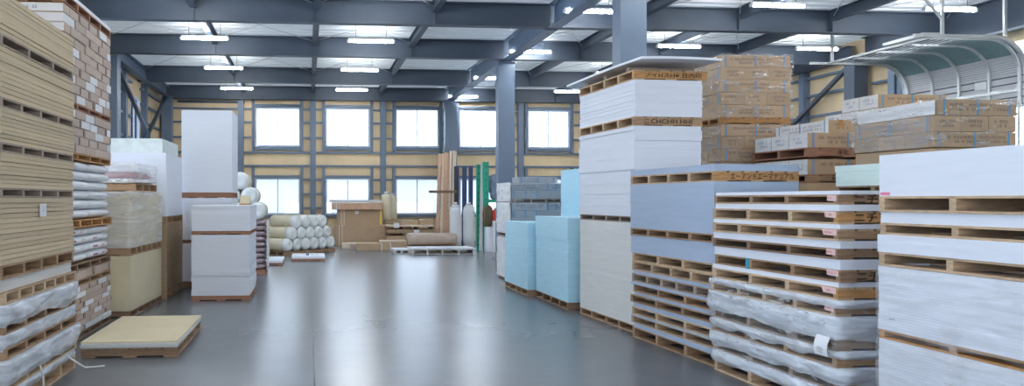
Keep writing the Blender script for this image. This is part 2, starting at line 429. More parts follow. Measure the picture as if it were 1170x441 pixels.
# ------------------------------------------------------------------ cartons, bags, rolls
_cm = {}
def carton(label, x, y, z, Lx, Ly, H, m, rz=0, bands=None, print_=None, white_end=False, slot=False, group=None, name='carton', tape=False, lit_side=False):
    key = (round(Lx, 3), round(Ly, 3), round(H, 3), m.name)
    if key not in _cm:
        e = .006
        rs = []
        for zz, i in ((0, e), (e, 0), (H - e, 0), (H, e)):
            rs.append([(-Lx / 2 + i, -Ly / 2 + i, zz), (Lx / 2 - i, -Ly / 2 + i, zz), (Lx / 2 - i, Ly / 2 - i, zz), (-Lx / 2 + i, Ly / 2 - i, zz)])
        _cm[key] = MB().rings(rs).mesh('carton', m)
    o = add(name, _cm[key], None, (x, y, z), rz); tag(o, label, 'carton', group)
    q = .0015
    if bands == 'x':
        for f in (-.43, 0, .41):
            kb = ('bx', key)
            if kb not in _cm: _cm[kb] = MB().box(-.011, .011, -Ly / 2 - q, Ly / 2 + q, .002, H + q).mesh('blue_band', M['tape_blue'])
            add('blue_band', _cm[kb], o, (f * Lx, 0, 0))
    if bands == 'y':
        for f in (-.43, 0.02, .43):
            kb = ('by', key)
            if kb not in _cm: _cm[kb] = MB().box(-Lx / 2 - q, Lx / 2 + q, -.011, .011, .002, H + q).mesh('blue_band', M['tape_blue'])
            add('blue_band', _cm[kb], o, (0, f * Ly, 0))
    if print_:
        for face in print_:
            kb = ('pr', key, face, R.randint(0, 2))
            w = (Lx if face == '-y' else Ly) * (.8 if (Lx if face == '-y' else Ly) > .5 else .6)
            if kb not in _cm: _cm[kb] = scribble((3 if face == '-y' else 5) + kb[3], w, H * .55).mesh('printing', M['ink_blue'] if face == '-x' else M['ink'])
            pr = add('printing', _cm[kb], o, (0, -Ly / 2 - .001, H * .52) if face == '-y' else (-Lx / 2 - .002, 0, H * .52))
            if face == '-x': pr.rotation_euler = (0, 0, -PI / 2)
    if lit_side:
        MB().box(-Lx / 2 - .0012, -Lx / 2 - .0002, -Ly / 2 + .003, Ly / 2 - .003, .003, H - .003).build('film_cover', M['film_white'], o)  # white panel imitates bright light on the carton's aisle-side face
    if tape:
        MB().box(-.035, .035, -Ly / 2 - q, -Ly / 2, H * .45, H + q).build('packing_tape', WOODS['orange'], o)
    if white_end:
        MB().box(-Lx / 2 + .01, Lx / 2 - .01, -Ly / 2 - q, -Ly / 2, .01, H - .008).build('white_label', M['paper'], o)
        scribble(2, Lx * .45, H * .5, 1).build('printing', M['ink_blue'], o, (.1, -Ly / 2 - .003, H * .5))
    if slot == 'label':
        MB().box(Lx / 2, Lx / 2 + q, -Ly * .45, Ly * .40, H * .06, H * .92).build('white_label', M['paper'], o)
    elif slot == 'hole':
        MB().box(Lx / 2, Lx / 2 + q, Ly * .36, Ly * .44, H * .1, H * .9).build('hand_hole', M['slot'], o)
    return o

def pillow_mesh(lx, ly, lz, seed, crump=.012, nu=36, nv=14, e=.22, f=.3):
    rs = []
    so = Vector((seed * 2.1, seed * .7, seed * 1.9))
    sg = lambda a, p: math.copysign(abs(a) ** p, a)
    for i in range(1, nv):
        ph = -PI / 2 + PI * i / nv; ring = []
        for j in range(nu):
            th = 2 * PI * j / nu
            p = Vector((lx / 2 * sg(math.cos(ph), f) * sg(math.cos(th), e), ly / 2 * sg(math.cos(ph), f) * sg(math.sin(th), e), lz / 2 * sg(math.sin(ph), .75)))
            n = noise.noise((p + so) * 6) + .6 * noise.noise((p + so) * 14)
            p += Vector((p.x / lx, p.y / ly, .6 * p.z / lz)) * crump * 2 * n
            p.z += lz / 2
            ring.append(p)
        rs.append(ring)
    return MB().rings(rs)

_bg = {}
def bag(label, x, y, z, lx, ly, lz, m, rz=0, group=None, name='bag', stripe=None):
    key = (round(lx, 2), round(ly, 2), round(lz, 2), m.name, R.randint(0, 3))
    if key not in _bg: _bg[key] = pillow_mesh(lx, ly, lz, key[4] * 5 + 1).mesh('bag', m, True)
    o = add(name, _bg[key], None, (x, y, z), rz)
    if stripe:
        for q in (1, -1):
            MB().box(lx * .46, lx * .497, q * ly * .2 - .1, q * ly * .2 + .1, lz * .40, lz * .62).build('printed_stripe', stripe, o)
    return tag(o, label, 'bag', group)

def roll(label, end, d, L, r, group, seed=0):
    "a lying roll; END is the centre of its visible end, D points from it along the axis"
    d = Vector(d).normalized(); up = Vector((0, 0, 1)); x = up.cross(d).normalized(); y = d.cross(x)
    m = Matrix((x, y, d)).transposed().to_4x4()
    t = thing('insulation_roll', label, 'roll', tuple(Vector(end) - Vector((0, 0, r))), 0, group)
    m.translation = Vector((0, 0, r))
    cut = L * .12
    MB().lathe([(r * .3, L), (r * .97, L - .01), (r, L - .05), (r * .985, L * .6), (r, cut)], 20, m).build('body', M['roll_cream'], t, smooth=True)
    prof = [(r * 1.012, cut + .03), (r * 1.02, cut * .6), (r * 1.0, .05), (r * .93, .0), (r * .72, -.035), (r * .40, -.03), (r * .15, -.015)]
    mb = MB(); rr = []
    for (q, z) in prof:
        ring = []
        for j in range(20):
            a = 2 * PI * j / 20
            k = 1 + .05 * noise.noise(Vector((math.cos(a) * 2 + seed, math.sin(a) * 2, z * 9)))
            ring.append(m @ Vector((q * k * math.cos(a), q * k * math.sin(a), z)))
        rr.append(ring)
    mb.rings(rr).build('end_wrap', M['roll_white'], t, smooth=True)
    return t

def film_side(label, x, y0, y1, z0, z1, side, seed, m, group=None, amp=.03):
    "wrinkled film hanging against a face that looks along X"
    q = MB(); n = max(6, int((y1 - y0) / .08)); r = max(4, int((z1 - z0) / .05))
    for j in range(r + 1):
        for k in range(n + 1):
            yy, zz = y0 + (y1 - y0) * k / n, z0 + (z1 - z0) * j / r
            p = Vector((yy * 5, zz * 7, seed * 3.3))
            q.v.append((x + side * (.008 + amp * abs(noise.noise(p)) + .3 * amp * abs(noise.noise(p * 3))), yy, zz + .01 * noise.noise(p * 2)))
    for j in range(r):
        for k in range(n):
            a = j * (n + 1) + k; q.f.append((a, a + 1, a + n + 2, a + n + 1))
    return tag(q.build('stretch_film', m, smooth=True), label, 'film', group)

# ================================================================== THE BUILDING
XL, XR, YB, YF, ZD, ZB = -5.75, 15.75, 29.6, -5.0, 6.28, 5.72
struct(MB().box(XL - .3, XR + .3, YF - 3, YB + .3, -.2, 0).build('floor', M['floor']))
# corrugated roof deck, ribs across the hall
mb = MB(); prof = []
y = YF
while y < YB + .3:
    prof += [(y, ZD), (y + .15, ZD), (y + .18, ZD + .05), (y + .28, ZD + .05), (y + .31, ZD)]
    y += .34
n = len(prof)
for x in (XL - .3, XR + .3):
    for dz in (0, .06):
        mb.v += [(x, a, b + dz) for a, b in prof]
for i in range(n - 1):
    mb.f.append((i, i + 1, 2 * n + i + 1, 2 * n + i))
    mb.f.append((n + i, 3 * n + i, 3 * n + i + 1, n + i + 1))
struct(mb.build('ceiling', M['deck']))

# back wall with its windows
UP = [-1.225, 1.61, 4.47, 7.125, 10.0, 12.9]
WW = .91
def holes_wall(mb, a0, a1, b0, b1, hs, put):
    "fill a0..a1 x b0..b1 around the rectangles hs (columns of equal spans)"
    cols = sorted({(h[0], h[1]) for h in hs})
    x = a0
    for (c0, c1) in cols:
        put(x, c0, b0, b1)
        zs = sorted((h[2], h[3]) for h in hs if (h[0], h[1]) == (c0, c1)); z = b0
        for (z0, z1) in zs:
            put(c0, c1, z, z0); z = z1
        put(c0, c1, z, b1); x = c1
    put(x, a1, b0, b1)
hs = []
for cx in UP: hs += [(cx - WW, cx + WW, 3.86, 5.45), (cx - WW, cx + WW, 1.11, 2.60)]
mb = MB(); holes_wall(mb, XL, XR, 0, ZD + .1, hs, lambda a, b, c, d: mb.box(a, b, YB, YB + .12, c, d))
struct(mb.build('wall_back', M['panel']))
wn = 1
def window(cx, z0, z1, axis='y', pos=YB, half=WW, side=1):
    global wn
    w = bpy.data.objects.new('window_%d' % wn, None); C.objects.link(w); wn += 1
    w.location = (cx, pos, 0) if axis == 'y' else (pos, cx, 0)
    w.rotation_euler = (0, 0, 0 if axis == 'y' else (PI / 2 if side < 0 else -PI / 2))
    struct(w)
    t = .07
    f = MB()
    f.box(-half, half, -.03, .10, z0, z0 + t).box(-half, half, -.03, .10, z1 - t, z1)
    f.box(-half, -half + t, -.03, .10, z0 + t, z1 - t).box(half - t, half, -.03, .10, z0 + t, z1 - t)
    f.build('window_frame', M['white_frame'], w)
    MB().box(-.02, .02, 0, .07, z0 + t, z1 - t).build('mullion', M['white_frame'], w)
    MB().box(-half + t, -.02, .03, .036, z0 + t, z1 - t).build('pane', M['glass'], w)
    MB().box(.02, half - t, .04, .046, z0 + t, z1 - t).build('pane', M['glass'], w)
    return w
for cx in UP:
    window(cx, 3.86, 5.45); window(cx, 1.11, 2.60)
# side walls
mb = MB(); lh = [(-4.2, 5.2, .9, 5.4), (8.6, 12.1, 1.1, 5.4), (13.2, 18.4, 1.1, 5.4), (24.05, 25.35, 1.1, 5.15)]
holes_wall(mb, YF, YB + .12, 0, ZD + .1, [(a, b, c, d) for a, b, c, d in sorted(lh)], lambda a, b, c, d: mb.box(XL - .12, XL, a, b, c, d))
struct(mb.build('wall_left', M['panel']))
window(24.7, 1.1, 5.15, 'x', XL, .65, -1)
window(.5, .9, 5.4, 'x', XL, 4.7, -1); window(10.35, 1.1, 5.4, 'x', XL, 1.75, -1); window(15.8, 1.1, 5.4, 'x', XL, 2.6, -1)  # unseen windows, added to throw daylight on the aisle-side faces
mb = MB(); rh = [(8.5, 13.9, 0.0, 4.0), (14.35, 17.75, 0, 5.25)]
def putr(a, b, c, d):
    if b - a > 1e-3 and d - c > 1e-3: mb.box(XR, XR + .12, a, b, c, d)
holes_wall(mb, YF, YB + .12, 0, ZD + .1, rh, putr)
struct(mb.build('wall_right', M['panel']))
mb = MB(); holes_wall(mb, XL, XR, 0, ZD + .1, [(0.5, 6.0, 0.0, 3.8)], lambda a, b, c, d: mb.box(a, b, YF - .12, YF, c, d) if d - c > 1e-3 else None)
struct(mb.build('wall_front', M['panel']))
# outside
struct(MB().box(-60, 80, YB + 3, 80, -.25, -.15).build('ground_outside', M['asphalt']))
ob = bpy.data.objects.new('exterior_building', None); C.objects.link(ob); struct(ob)
mb = MB().box(-25, 40, 44, 50, -.2, 3.1); mb.build('exterior_wall', M['outside_wall'], ob)
for i in range(9):
    MB().box(-20 + i * 6.2, -17.2 + i * 6.2, 43.9, 44, .9, 1.55).build('exterior_window', M['outside_glass'], ob)
MB().box(-25, 40, 43.7, 44, 3.1, 3.3).build('exterior_eave', M['steel'], ob)

# steel frame ------------------------------------------------------------
def ibeam(name, a, b, h, w, m, tf=.022, tw=.014):
    "I section from a to b; z of a and b is the underside"
    a, b = Vector(a), Vector(b); d = b - a; L = d.length; ang = math.atan2(d.y, d.x)
    q = MB().box(0, L, -w / 2, w / 2, 0, tf).box(0, L, -w / 2, w / 2, h - tf, h).box(0, L, -tw / 2, tw / 2, tf, h - tf)
    return struct(q.build(name, m, None, tuple(a), ang))
BY = [29.35, 25.2, 20.4, 16.55, 12.4, 8.2, 4.0, -.2, -4.4]
PXS = [-2.55, .2, 2.9, 5.7, 7.85, 10.2, 12.55]
for i, yb in enumerate(BY):
    ibeam('roof_beam', (XL, yb, ZB), (XR, yb, ZB), ZD - ZB - .02, .22, M['steel'])
    for px in PXS:
        if px == 5.7: continue
        q = MB().box(px - .008, px + .008, yb - .10, yb - .009, ZB + .022, ZD - .045)
        struct(q.build('beam_stiffener', M['steel']))
for i in range(len(BY) - 1):
    for px in PXS:
        if px == 5.7: continue
        ibeam('roof_purlin', (px, BY[i + 1] + .115, ZB + .28), (px, BY[i] - .115, ZB + .28), .26, .15, M['steel'], .016, .01)
# valley girder over the inner columns
for i in range(len(BY) - 1):
    ibeam('roof_girder', (5.7, BY[i + 1] + .115, ZB - .02), (5.7, BY[i] - .115, ZB - .02), .55, .30, M['steel_light'])
# thin roof bracing rods
for i in range(1, 4):
    for (a, b) in ((XL + .3, -2.6), (-2.5, .15), (.25, 2.85), (5.9, 7.8), (7.9, 10.15), (10.25, 12.5), (12.6, 15.4)):
        ya, yb = BY[i + 1] + .2, BY[i] - .2
        struct(MB().tube([(a, ya, ZD - .17), (b, yb, ZD - .17)], .011, 5).build('bracing_rod', M['zinc']))
        struct(MB().tube([(b, ya, ZD - .14), (a, yb, ZD - .14)], .011, 5).build('bracing_rod', M['zinc']))
# columns
def column(x, y, w, d, m, z1=ZB):
    q = MB().box(x - w / 2, x + w / 2, y - d / 2, y + d / 2, 0.02, z1).box(x - w / 2 - .08, x + w / 2 + .08, y - d / 2 - .08, y + d / 2 + .08, 0, .02)
    return struct(q.build('steel_column', m))
for y in (12.55, 20.75, 28.95, 4.2): column(5.72, y, .48, .34, M['steel_light'], ZB - .02)
for y in (12.4, 20.9, 28.9, 4.2):
    column(XL + .28, y, .36, .40, M['steel_light'], ZB)
for y in (12.4, 19.25, 28.9, 4.2):
    column(XR - .38, y, .40, .40, M['steel'], ZB)
# wall posts and girts
def gbox(name, *b): return struct(MB().box(*b).build(name, M['steel_light']))
MAINP = [-5.5, -2.69, .2, 3.05, 8.78, 11.45, 14.4]
for x in MAINP: gbox('wall_post', x - .11, x + .11, YB - .2, YB - .002, 0, ZB)
FULLZ = [3.60, 3.08, 2.66]
for cx in UP:
    for sx in (-1, 1):
        x = cx + sx * (WW + .07)
        gbox('window_post', x - .055, x + .055, YB - .13, YB - .003, 3.66, ZB)
        gbox('window_post', x - .055, x + .055, YB - .13, YB - .003, .05, 3.04)
    gbox('window_rail', cx - WW, cx + WW, YB - .12, YB - .033, 5.46, 5.56)
    gbox('window_rail', cx - WW, cx + WW, YB - .12, YB - .033, 3.72, 3.85)
    gbox('window_rail', cx - WW, cx + WW, YB - .12, YB - .033, 2.61, 2.70)
    gbox('window_rail', cx - WW, cx + WW, YB - .12, YB - .033, 1.0, 1.10)
edges = [-5.39] + sorted([cx + s * (WW + .125) for cx in UP for s in (-1, 1)]) + [15.3]
spans = [(edges[i], edges[i + 1]) for i in range(0, len(edges), 2)]
for (a, b) in spans:
    for z in (5.37, 4.83, 4.22, 2.53, 1.95, 1.38, .8):
        if b - a > .25:
            gbox('wall_girt', a, b, YB - .10, YB - .004, z - .035, z + .035)
for z in (3.62, 3.08):
    gbox('wall_girt', -5.39, 15.3, YB - .09, YB - .005, z - .04, z + .04)
# left wall
for y in (22.9, 25.75, 18.6): gbox('wall_post', XL + .002, XL + .2, y - .11, y + .11, 0, ZB)
for z in (.9, 1.6, 2.3, 3.0, 3.7, 4.4, 5.0, 5.5):
    for (a, b) in ((25.9, 28.65), (21.15, 22.75), (20.25, 20.65), (23.05, 24.0), (25.4, 25.6)):
        gbox('wall_girt', XL + .004, XL + .12, a, b, z - .035, z + .035)
def brace(name, a, b, w=.12):
    return struct(MB().bar(a, b, w, .10).build(name, M['steel']))
brace('wall_brace', (XL + .27, 21.3, 5.65), (XL + .27, 25.4, 4.0)); brace('wall_brace', (XL + .27, 25.55, 4.0), (XL + .27, 28.6, 5.65))
brace('wall_brace', (XL + .27, 21.2, .3), (XL + .27, 25.4, 3.85)); brace('wall_brace', (XL + .27, 25.55, 3.85), (XL + .27, 28.6, .3))
struct(MB().box(XL + .2, XL + .34, 25.38, 25.58, 3.84, 4.02).build('brace_gusset', M['steel']))
ibeam('eave_girder', (XL + .28, 21.15, ZB - .02), (XL + .28, 28.65, ZB - .02), .4, .25, M['steel_light'])
# right wall
for y in (21.75, 24.2, 26.5, 18.2): gbox('wall_post', XR - .22, XR - .002, y - .11, y + .11, 0, ZB)
for z in (2.4, 3.0, 3.65, 4.3, 4.95, 5.5):
    for (a, b) in ((21.9, 24.05), (19.5, 21.6), (24.35, 26.35), (18.35, 19.0), (26.65, 28.65)):
        gbox('wall_girt', XR - .12, XR - .004, a, b, z - .035, z + .035)
brace('wall_brace', (XR - .3, 19.5, 5.6), (XR - .3, 24.6, 2.6)); brace('wall_brace', (XR - .3, 24.7, 2.6), (XR - .3, 28.6, 5.6))
ibeam('eave_girder', (XR - .3, 19.5, ZB - .02), (XR - .3, 28.65, ZB - .02), .4, .25, M['steel'])
for ya, yb in ((12.62, 19.0), (4.42, 12.18)): ibeam('eave_girder', (XR - .3, ya, ZB - .25), (XR - .3, yb, ZB - .25), .75, .25, M['steel'])
for (a, b) in ((-5.2, -2.55), (13.1, 15.3)):
    struct(MB().box(a, b, YB - .06, YB - .005, 5.60, 5.69).build('trim_%d' % (1 if a < 0 else 2), M['steel']))

# sectional overhead door on the right wall --------------------------------
dr = bpy.data.objects.new('door_1', None); C.objects.link(dr); struct(dr)
DX, D0, D1, DT = XR - .30, 14.45, 17.65, 5.22
RAD = .75
def door_path(off=0):
    "profile of the door run from floor up round the bend and inwards: (x, z, nx, nz)"
    p = [(DX, .3 + .46 * i, 1, 0) for i in range(0, 10)]
    p.append((DX, DT - RAD, 1, 0))
    for i in range(1, 9):
        a = PI / 2 * i / 8
        p.append((DX - RAD + RAD * math.cos(a), DT - RAD + RAD * math.sin(a), math.cos(a), math.sin(a)))
    for i in range(1, 6): p.append((DX - RAD - .27 * i, DT, 0, 1))
    return p
P = door_path()
nv = 11
def door_sheet(i0, i1, name, m):
    q = MB(); prf = []
    for i in range(i0, i1):
        (xa, za, na, ma), (xb, zb, nb, mb_) = P[i], P[i + 1]
        for k in range(3):
            f0, f1 = k / 3, (k + .80) / 3
            for f, d in ((f0, 0), (f1, 0), (f1, -.0), ):
                pass
            A = Vector((xa + (xb - xa) * f0, za + (zb - za) * f0)); B = Vector((xa + (xb - xa) * f1, za + (zb - za) * f1))
            nn = Vector((na + (nb - na) * .5, ma + (mb_ - ma) * .5)).normalized() * .03
            v = []
            for yy in (D0 + .06, D1 - .06):
                v += [(A.x, yy, A.y), (B.x, yy, B.y), (B.x + nn.x, yy, B.y + nn.y), (A.x + nn.x, yy, A.y + nn.y)]
            b = len(q.v); q.v += v
            q.f += [tuple(b + j for j in t) for t in ((0, 1, 5, 4), (3, 7, 6, 2), (0, 4, 7, 3), (1, 2, 6, 5), (0, 3, 2, 1), (4, 5, 6, 7))]
    o = q.build(name, m, dr); return o
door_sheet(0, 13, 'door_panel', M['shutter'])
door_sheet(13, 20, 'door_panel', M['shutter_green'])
# backing so that seams read dark
q = MB()
for i in range(20):
    a, b = P[i], P[i + 1]
    q.quad((a[0] + a[2] * .032, D0 + .06, a[1] + a[3] * .032), (a[0] + a[2] * .032, D1 - .06, a[1] + a[3] * .032), (b[0] + b[2] * .032, D1 - .06, b[1] + b[3] * .032), (b[0] + b[2] * .032, D0 + .06, b[1] + b[3] * .032))
q.build('door_backing', M['shutter_dark'], dr)
for f in (0.02, .25, .5, .74, .98):
    y = D0 + .06 + (D1 - D0 - .12) * f
    pts = [(p[0] - p[2] * .03, y, p[1] - p[3] * .03) for p in P]
    for i in range(len(pts) - 1):
        a, b = Vector(pts[i]), Vector(pts[i + 1])
    q = MB(); rs = []
    for i, p in enumerate(P):
        c0 = Vector((p[0], 0, p[1])); nn = Vector((p[2], 0, p[3]))
        rs.append([c0 - nn * .05 + Vector((0, y - .03, 0)), c0 - nn * .05 + Vector((0, y + .03, 0)), c0 - nn * .004 + Vector((0, y + .03, 0)), c0 - nn * .004 + Vector((0, y - .03, 0))])
    q.rings(rs).build('door_rib', M['zinc'], dr)
for y, nm in ((D0, 'near'), (D1, 'far')):
    q = MB(); rs = []
    PT = P + [(P[-1][0] - .5, DT, 0, 1)]
    for i, p in enumerate(PT):
        c0 = Vector((p[0], 0, p[1])); nn = Vector((p[2], 0, p[3]))
        rs.append([c0 - nn * .03 + Vector((0, y - .03, 0)), c0 - nn * .03 + Vector((0, y + .03, 0)), c0 + nn * .03 + Vector((0, y + .03, 0)), c0 + nn * .03 + Vector((0, y - .03, 0))])
    q.rings(rs).build('door_track', M['zinc'], dr)
xe = P[-1][0]
# lattice of slats on the run under the roof
for i in range(7):
    x = xe + .06 + i * .16
    MB().box(x, x + .03, D0 + .06, D1 - .06, DT - .012, DT - .005).build('door_slat', M['zinc'], dr)
MB().box(xe - .06, xe + .02, D0 + .03, D1 - .03, DT - .025, DT + .02).build('door_end_bar', M['zinc'], dr)
MB().box(xe - .2, xe + .2, D0 + .1, D0 + 1.2, DT + .022, DT + .09).build('door_motor', M['zinc'], dr)
for (x, y) in ((xe + .15, D0), (xe + 1.6, D0), (xe + .1, D1)):
    MB().box(x - .03, x + .03, y - .025, y + .025, DT + .03, ZD + .02).build('door_hanger', M['zinc'], dr)
MB().bar((xe + .15, D0, DT + .35), (xe - .35, D0 + .1, ZD - .05), .05, .04).build('door_hanger_brace', M['zinc'], dr)
# lights in the panel (small window) and rail
MB().box(DX - .02, DX - .012, 15.35, 15.65, 4.25, 4.42).build('door_window', M['outside_glass'], dr)
MB().box(DX - .035, DX - .012, 14.47, 14.72, 2.9, 3.72).build('lit_window', M['lit_window'], dr)
MB().box(DX - .04, DX - .01, 14.72, 14.76, 2.86, 3.76).box(DX - .04, DX - .01, 14.43, 14.72, 3.72, 3.76).box(DX - .04, DX - .01, 14.43, 14.72, 2.86, 2.9).build('lit_window_frame', M['zinc'], dr)
MB().box(DX - .045, DX - .004, D0 + .1, D1 - .1, 4.08, 4.16).build('door_crossbar', M['zinc'], dr)
MB().box(DX - .045, DX - .004, D0 + .1, D1 - .1, 3.55, 3.62).build('door_crossbar', M['zinc'], dr)
gbox('wall_post', XR - .24, XR - .002, 14.08, 14.3, 0, ZB)
gbox('wall_post', XR - .24, XR - .002, 17.78, 17.98, 0, ZB)

# ceiling lights -----------------------------------------------------------
ROWW = {-2.64: 'leftmost light row', 1.64: 'second light row from the left', 6.2: 'light row under the central girder', 9.98: 'light row beyond the central columns', 13.92: 'light row above the shutter door'}
lm = {}
def light(x, y, lab):
    t = thing('ceiling_light', lab, 'light', (x, y, 5.85), 0, 'linear ceiling lights')
    if not lm:
        lm['h'] = MB().box(-.60, .60, -.022, .022, .036, .075).mesh('housing', M['lamp_body'])
        lm['t'] = MB().tube([(-.575, 0, 0), (-.57, 0, 0), (.57, 0, 0), (.575, 0, 0)], .034, 10).mesh('tube', M['lamp'])
        lm['c'] = MB().box(-.025, .025, -.035, .035, -.035, .04).mesh('end_cap', M['lamp_body'])
        lm['w'] = MB().tube([(0, 0, .075), (0, 0, ZD - 5.85 + .01)], .006, 5).mesh('hanger_wire', M['wire'])
    add('housing', lm['h'], t); add('tube', lm['t'], t)
    for s in (-1, 1):
        add('end_cap', lm['c'], t, (s * .6, 0, 0)); add('hanger_wire', lm['w'], t, (s * .4, 0, 0))
for x, ys in ((-2.64, [27.35, 23.12, 18.9, 14.7, 10.4, 6.2, 2.0]), (1.64, [27.35, 23.12, 18.9, 14.7, 10.4, 6.2, 2.0]), (6.2, [28.75, 24.3, 19.9, 15.5, 11.1, 6.9, 2.5]), (9.98, [27.1, 23.05, 18.85, 14.7, 10.4, 6.2, 2.0]), (13.92, [18.85, 14.7, 10.4, 6.2, 2.0])):
    for i, y in enumerate(ys):
        w = 'nearest to the back' if i == 0 and x < 13 else ORD[i] + ' from the back' if i else 'farthest back'
        light(x, y, 'lit tube light, %s in the %s' % (w, ROWW[x]))

# ================================================================== RIGHT ROW
# --- white stack in the near right corner
S = Stack(4.13, 3.15, .93, 1.80, 0)
D = 'near stack of white boards'
S.pallet('pale pallet on the floor at the foot of the near stack of white boards', 0, .12, wood='pale', nstr=4)
lw_ = S.pack('board_pack', 'lowest pack of the near white stack, under a pallet wrapped in loose film', .12, .60, 30, M['board_white'], groove=.003)
S.pallet('pale pallet under the film-wrapped pack in the near white stack', .72, .065, wood='orange', nstr=4)
fw_ = S.pack('board_pack', 'film-wrapped white board pack with handwritten mark, second pack up of the near white stack', .785, .455, 24, M['board_white'], groove=.003)
S.pallet('pale pallet above the film-wrapped pack in the near white stack', 1.243, .10, wood='pale', nstr=4)
S.pack('board_pack', 'thin white board pack sandwiched between the second and third pallets of the near white stack', 1.343, .125, 8, M['board_white'], dx=-.01)
S.pallet('pale pallet under the two-piece thin boards of the near white stack', 1.468, .085, wood='pale', nstr=4, dx=.01)
S.pack('board_pack', 'thin two-piece white board pack below the top pallet of the near white stack', 1.553, .078, 5, M['board_white'], dx=.015)
S.pallet('topmost pale pallet of the near white stack', 1.631, .112, wood='pale', nstr=4)
top_ = S.pack('board_pack', 'smooth white board block with pink tag on top of the near white stack', 1.743, .297, 2, M['board_white'], groove=0)
MB().box(-.4655, -.465, .80, .885, .008, .03).build('pink_tag', M['tag_pink'], top_)
x, y = S.p()
lettering('handwritten_mark', '20(', .055, .03, M['ink'], fw_, (-.4675, .78, .09), (PI / 2, 0, -PI / 2))
drape('', 'loose clear film', 0, 0, -.02, .94, 1.81, .47, 0, .012, .04, 3, M['film_soft'], parent=fw_)
drape('', 'loose clear film', 0, 0, .0, .94, 1.81, .60, 0, .010, .0, 4, M['film_soft'], parent=lw_)
q = MB()
for i in range(19):
    f = i / 18; yy = 4.30 + .03 * math.sin(f * 6)
    for k in range(7):
        u = (k - 3) / 3; p = Vector((u * 2.2, f * 6, 4.2))
        q.v.append((4.085 - .035 * abs(noise.noise(p)) - .012 * abs(noise.noise(p * 2.7)), yy + u * (.055 + .05 * abs(noise.noise(Vector((f * 3, 1, 1))))), .93 - f * .42))
for i in range(18):
    for k in range(6): q.f.append((i * 7 + k, i * 7 + k + 1, i * 7 + k + 8, i * 7 + k + 7))
tag(q.build('film_tail', M['film_soft'], smooth=True), 'twisted tail of clear film hanging down the near white stack', 'film')

# --- stack of many thin layers, lower half draped in plastic
S = Stack(4.13, 5.36, .93, 1.72, 0.012)
lay = [  # (kind, z, h)
    ('P', 0, .12), ('F', .12, .09), ('P', .21, .09), ('F', .30, .10), ('P', .40, .08), ('F', .48, .05), ('P', .53, .10), ('F', .63, .17), ('P', .80, .09), ('F', .89, .04),
    ('P', .93, .10), ('B', 1.03, .04), ('P', 1.07, .10), ('B', 1.17, .08), ('P', 1.25, .085), ('B', 1.335, .06), ('P', 1.395, .095), ('B', 1.49, .035), ('P', 1.525, .105), ('B', 1.63, .05), ('P', 1.68, .08), ('B', 1.76, .03)]
np_, nb_, nf_ = 11, 6, 5
ip = ib = jf = 0
for kind, z, h in reversed(lay):
    dx, dy, jr = R.uniform(-.012, .014), R.uniform(-.03, .03), R.uniform(-.012, .012)
    if kind == 'P':
        txt = ('ニチアス', .40, .07, -.13) if ip in (0, 1, 4) else None
        wood = ['mid', 'pale', 'pale', 'dark', 'mid', 'pale', 'pale', 'grey', 'mid', 'grey', 'pale'][ip]
        frn = ['mid', 'orange', 'mid', 'dark', 'dark', 'orange', 'mid', 'grey', 'mid', 'grey', 'mid'][ip]
        p = S.pallet('%s pallet of the many-layered stack half draped in plastic' % nth(ip, np_).capitalize(), z, h, dx, dy, jr=jr, wood=wood, front=frn, nstr=4 if ip not in (2, 6) else 5, text=txt)
        if ip < 7:
            w, hh = .10 + .03 * (ip % 3), .05
            pl = MB().quad((-S.W / 2 - .003, -S.L / 2 + .02 + w, h * .95), (-S.W / 2 - .003, -S.L / 2 + .02, h * .95), (-S.W / 2 - .003, -S.L / 2 + .02, h * .95 - hh), (-S.W / 2 - .003, -S.L / 2 + .05 + w * .7, h * .95 - hh * .9)).build('paper_label', M['paper_pink'], p)
            sc = scribble(ip, w * .7, hh * .5, 1).build('red_writing', M['ink_red'], pl, (-S.W / 2 - .004, -S.L / 2 + .03 + w * .5, h * .95 - hh * .5)); sc.rotation_euler = (0, 0, -PI / 2)
        if ip == 4:
            MB().box(-S.W / 2 - .004, -S.W / 2, .30, .345, -.002, h + .002).build('teal_tape', M['teal'], p)
        ip += 1
    elif kind == 'B':
        S.pack('board_pack', '%s bare white boards in the many-layered stack half draped in plastic' % nth(ib, nb_, bot='lowest layer of').capitalize(), z, h, max(1, int(h / .017)), M['board_white'], dx, dy, jr=jr, jit=.004)
        ib += 1
    else:
        pk = S.pack('board_pack', '%s layer of boards under crumpled plastic in the many-layered stack' % nth(jf, nf_).capitalize(), z, h, max(1, int(h / .02)), M['board_white'], dx, dy, jr=jr)
        x, y = S.p(dx, dy)
        sg = [.02, .03, .075, .045, .02][jf] if jf < 5 else .05
        so = [.035, .065, .055, .07, .045][jf]
        drape('', 'crumpled clear plastic', 0, 0, -.012, S.W + .008, S.L + .008, h + .006, 0, so, sg, 11 + jf, parent=pk)
        jf += 1
x, y = S.p()
drape('plastic_sheet', 'hanging clear plastic curtain around the lower layers of the many-layered stack', x, y, .22, S.W + .05, S.L - .1, .72, S.th, .05, .03, 31, M['film'])
a = S.p(-S.W / 2 - .07, -S.L / 2 - .01)
q = MB()
for i in range(6):
    f = i / 5
    for k in (0, .15): q.v.append((a[0] - .03 * math.sin(f * 2.5), a[1] + k, .645 - f * .155))
for i in range(5): q.f.append((2 * i, 2 * i + 1, 2 * i + 3, 2 * i + 2))
lab = tag(q.build('paper_notice', M['paper']), 'white printed sheet stuck on the plastic near the corner of the many-layered stack', 'sheet')
sc = scribble(3, .10, .03, 2).build('printing', M['ink'], lab, (a[0] - .034, a[1] + .075, .545)); sc.rotation_euler = (0, 0, -PI / 2)
sc = scribble(5, .10, .012, 1).build('printing', M['ink'], lab, (a[0] - .034, a[1] + .075, .52)); sc.rotation_euler = (0, 0, -PI / 2)

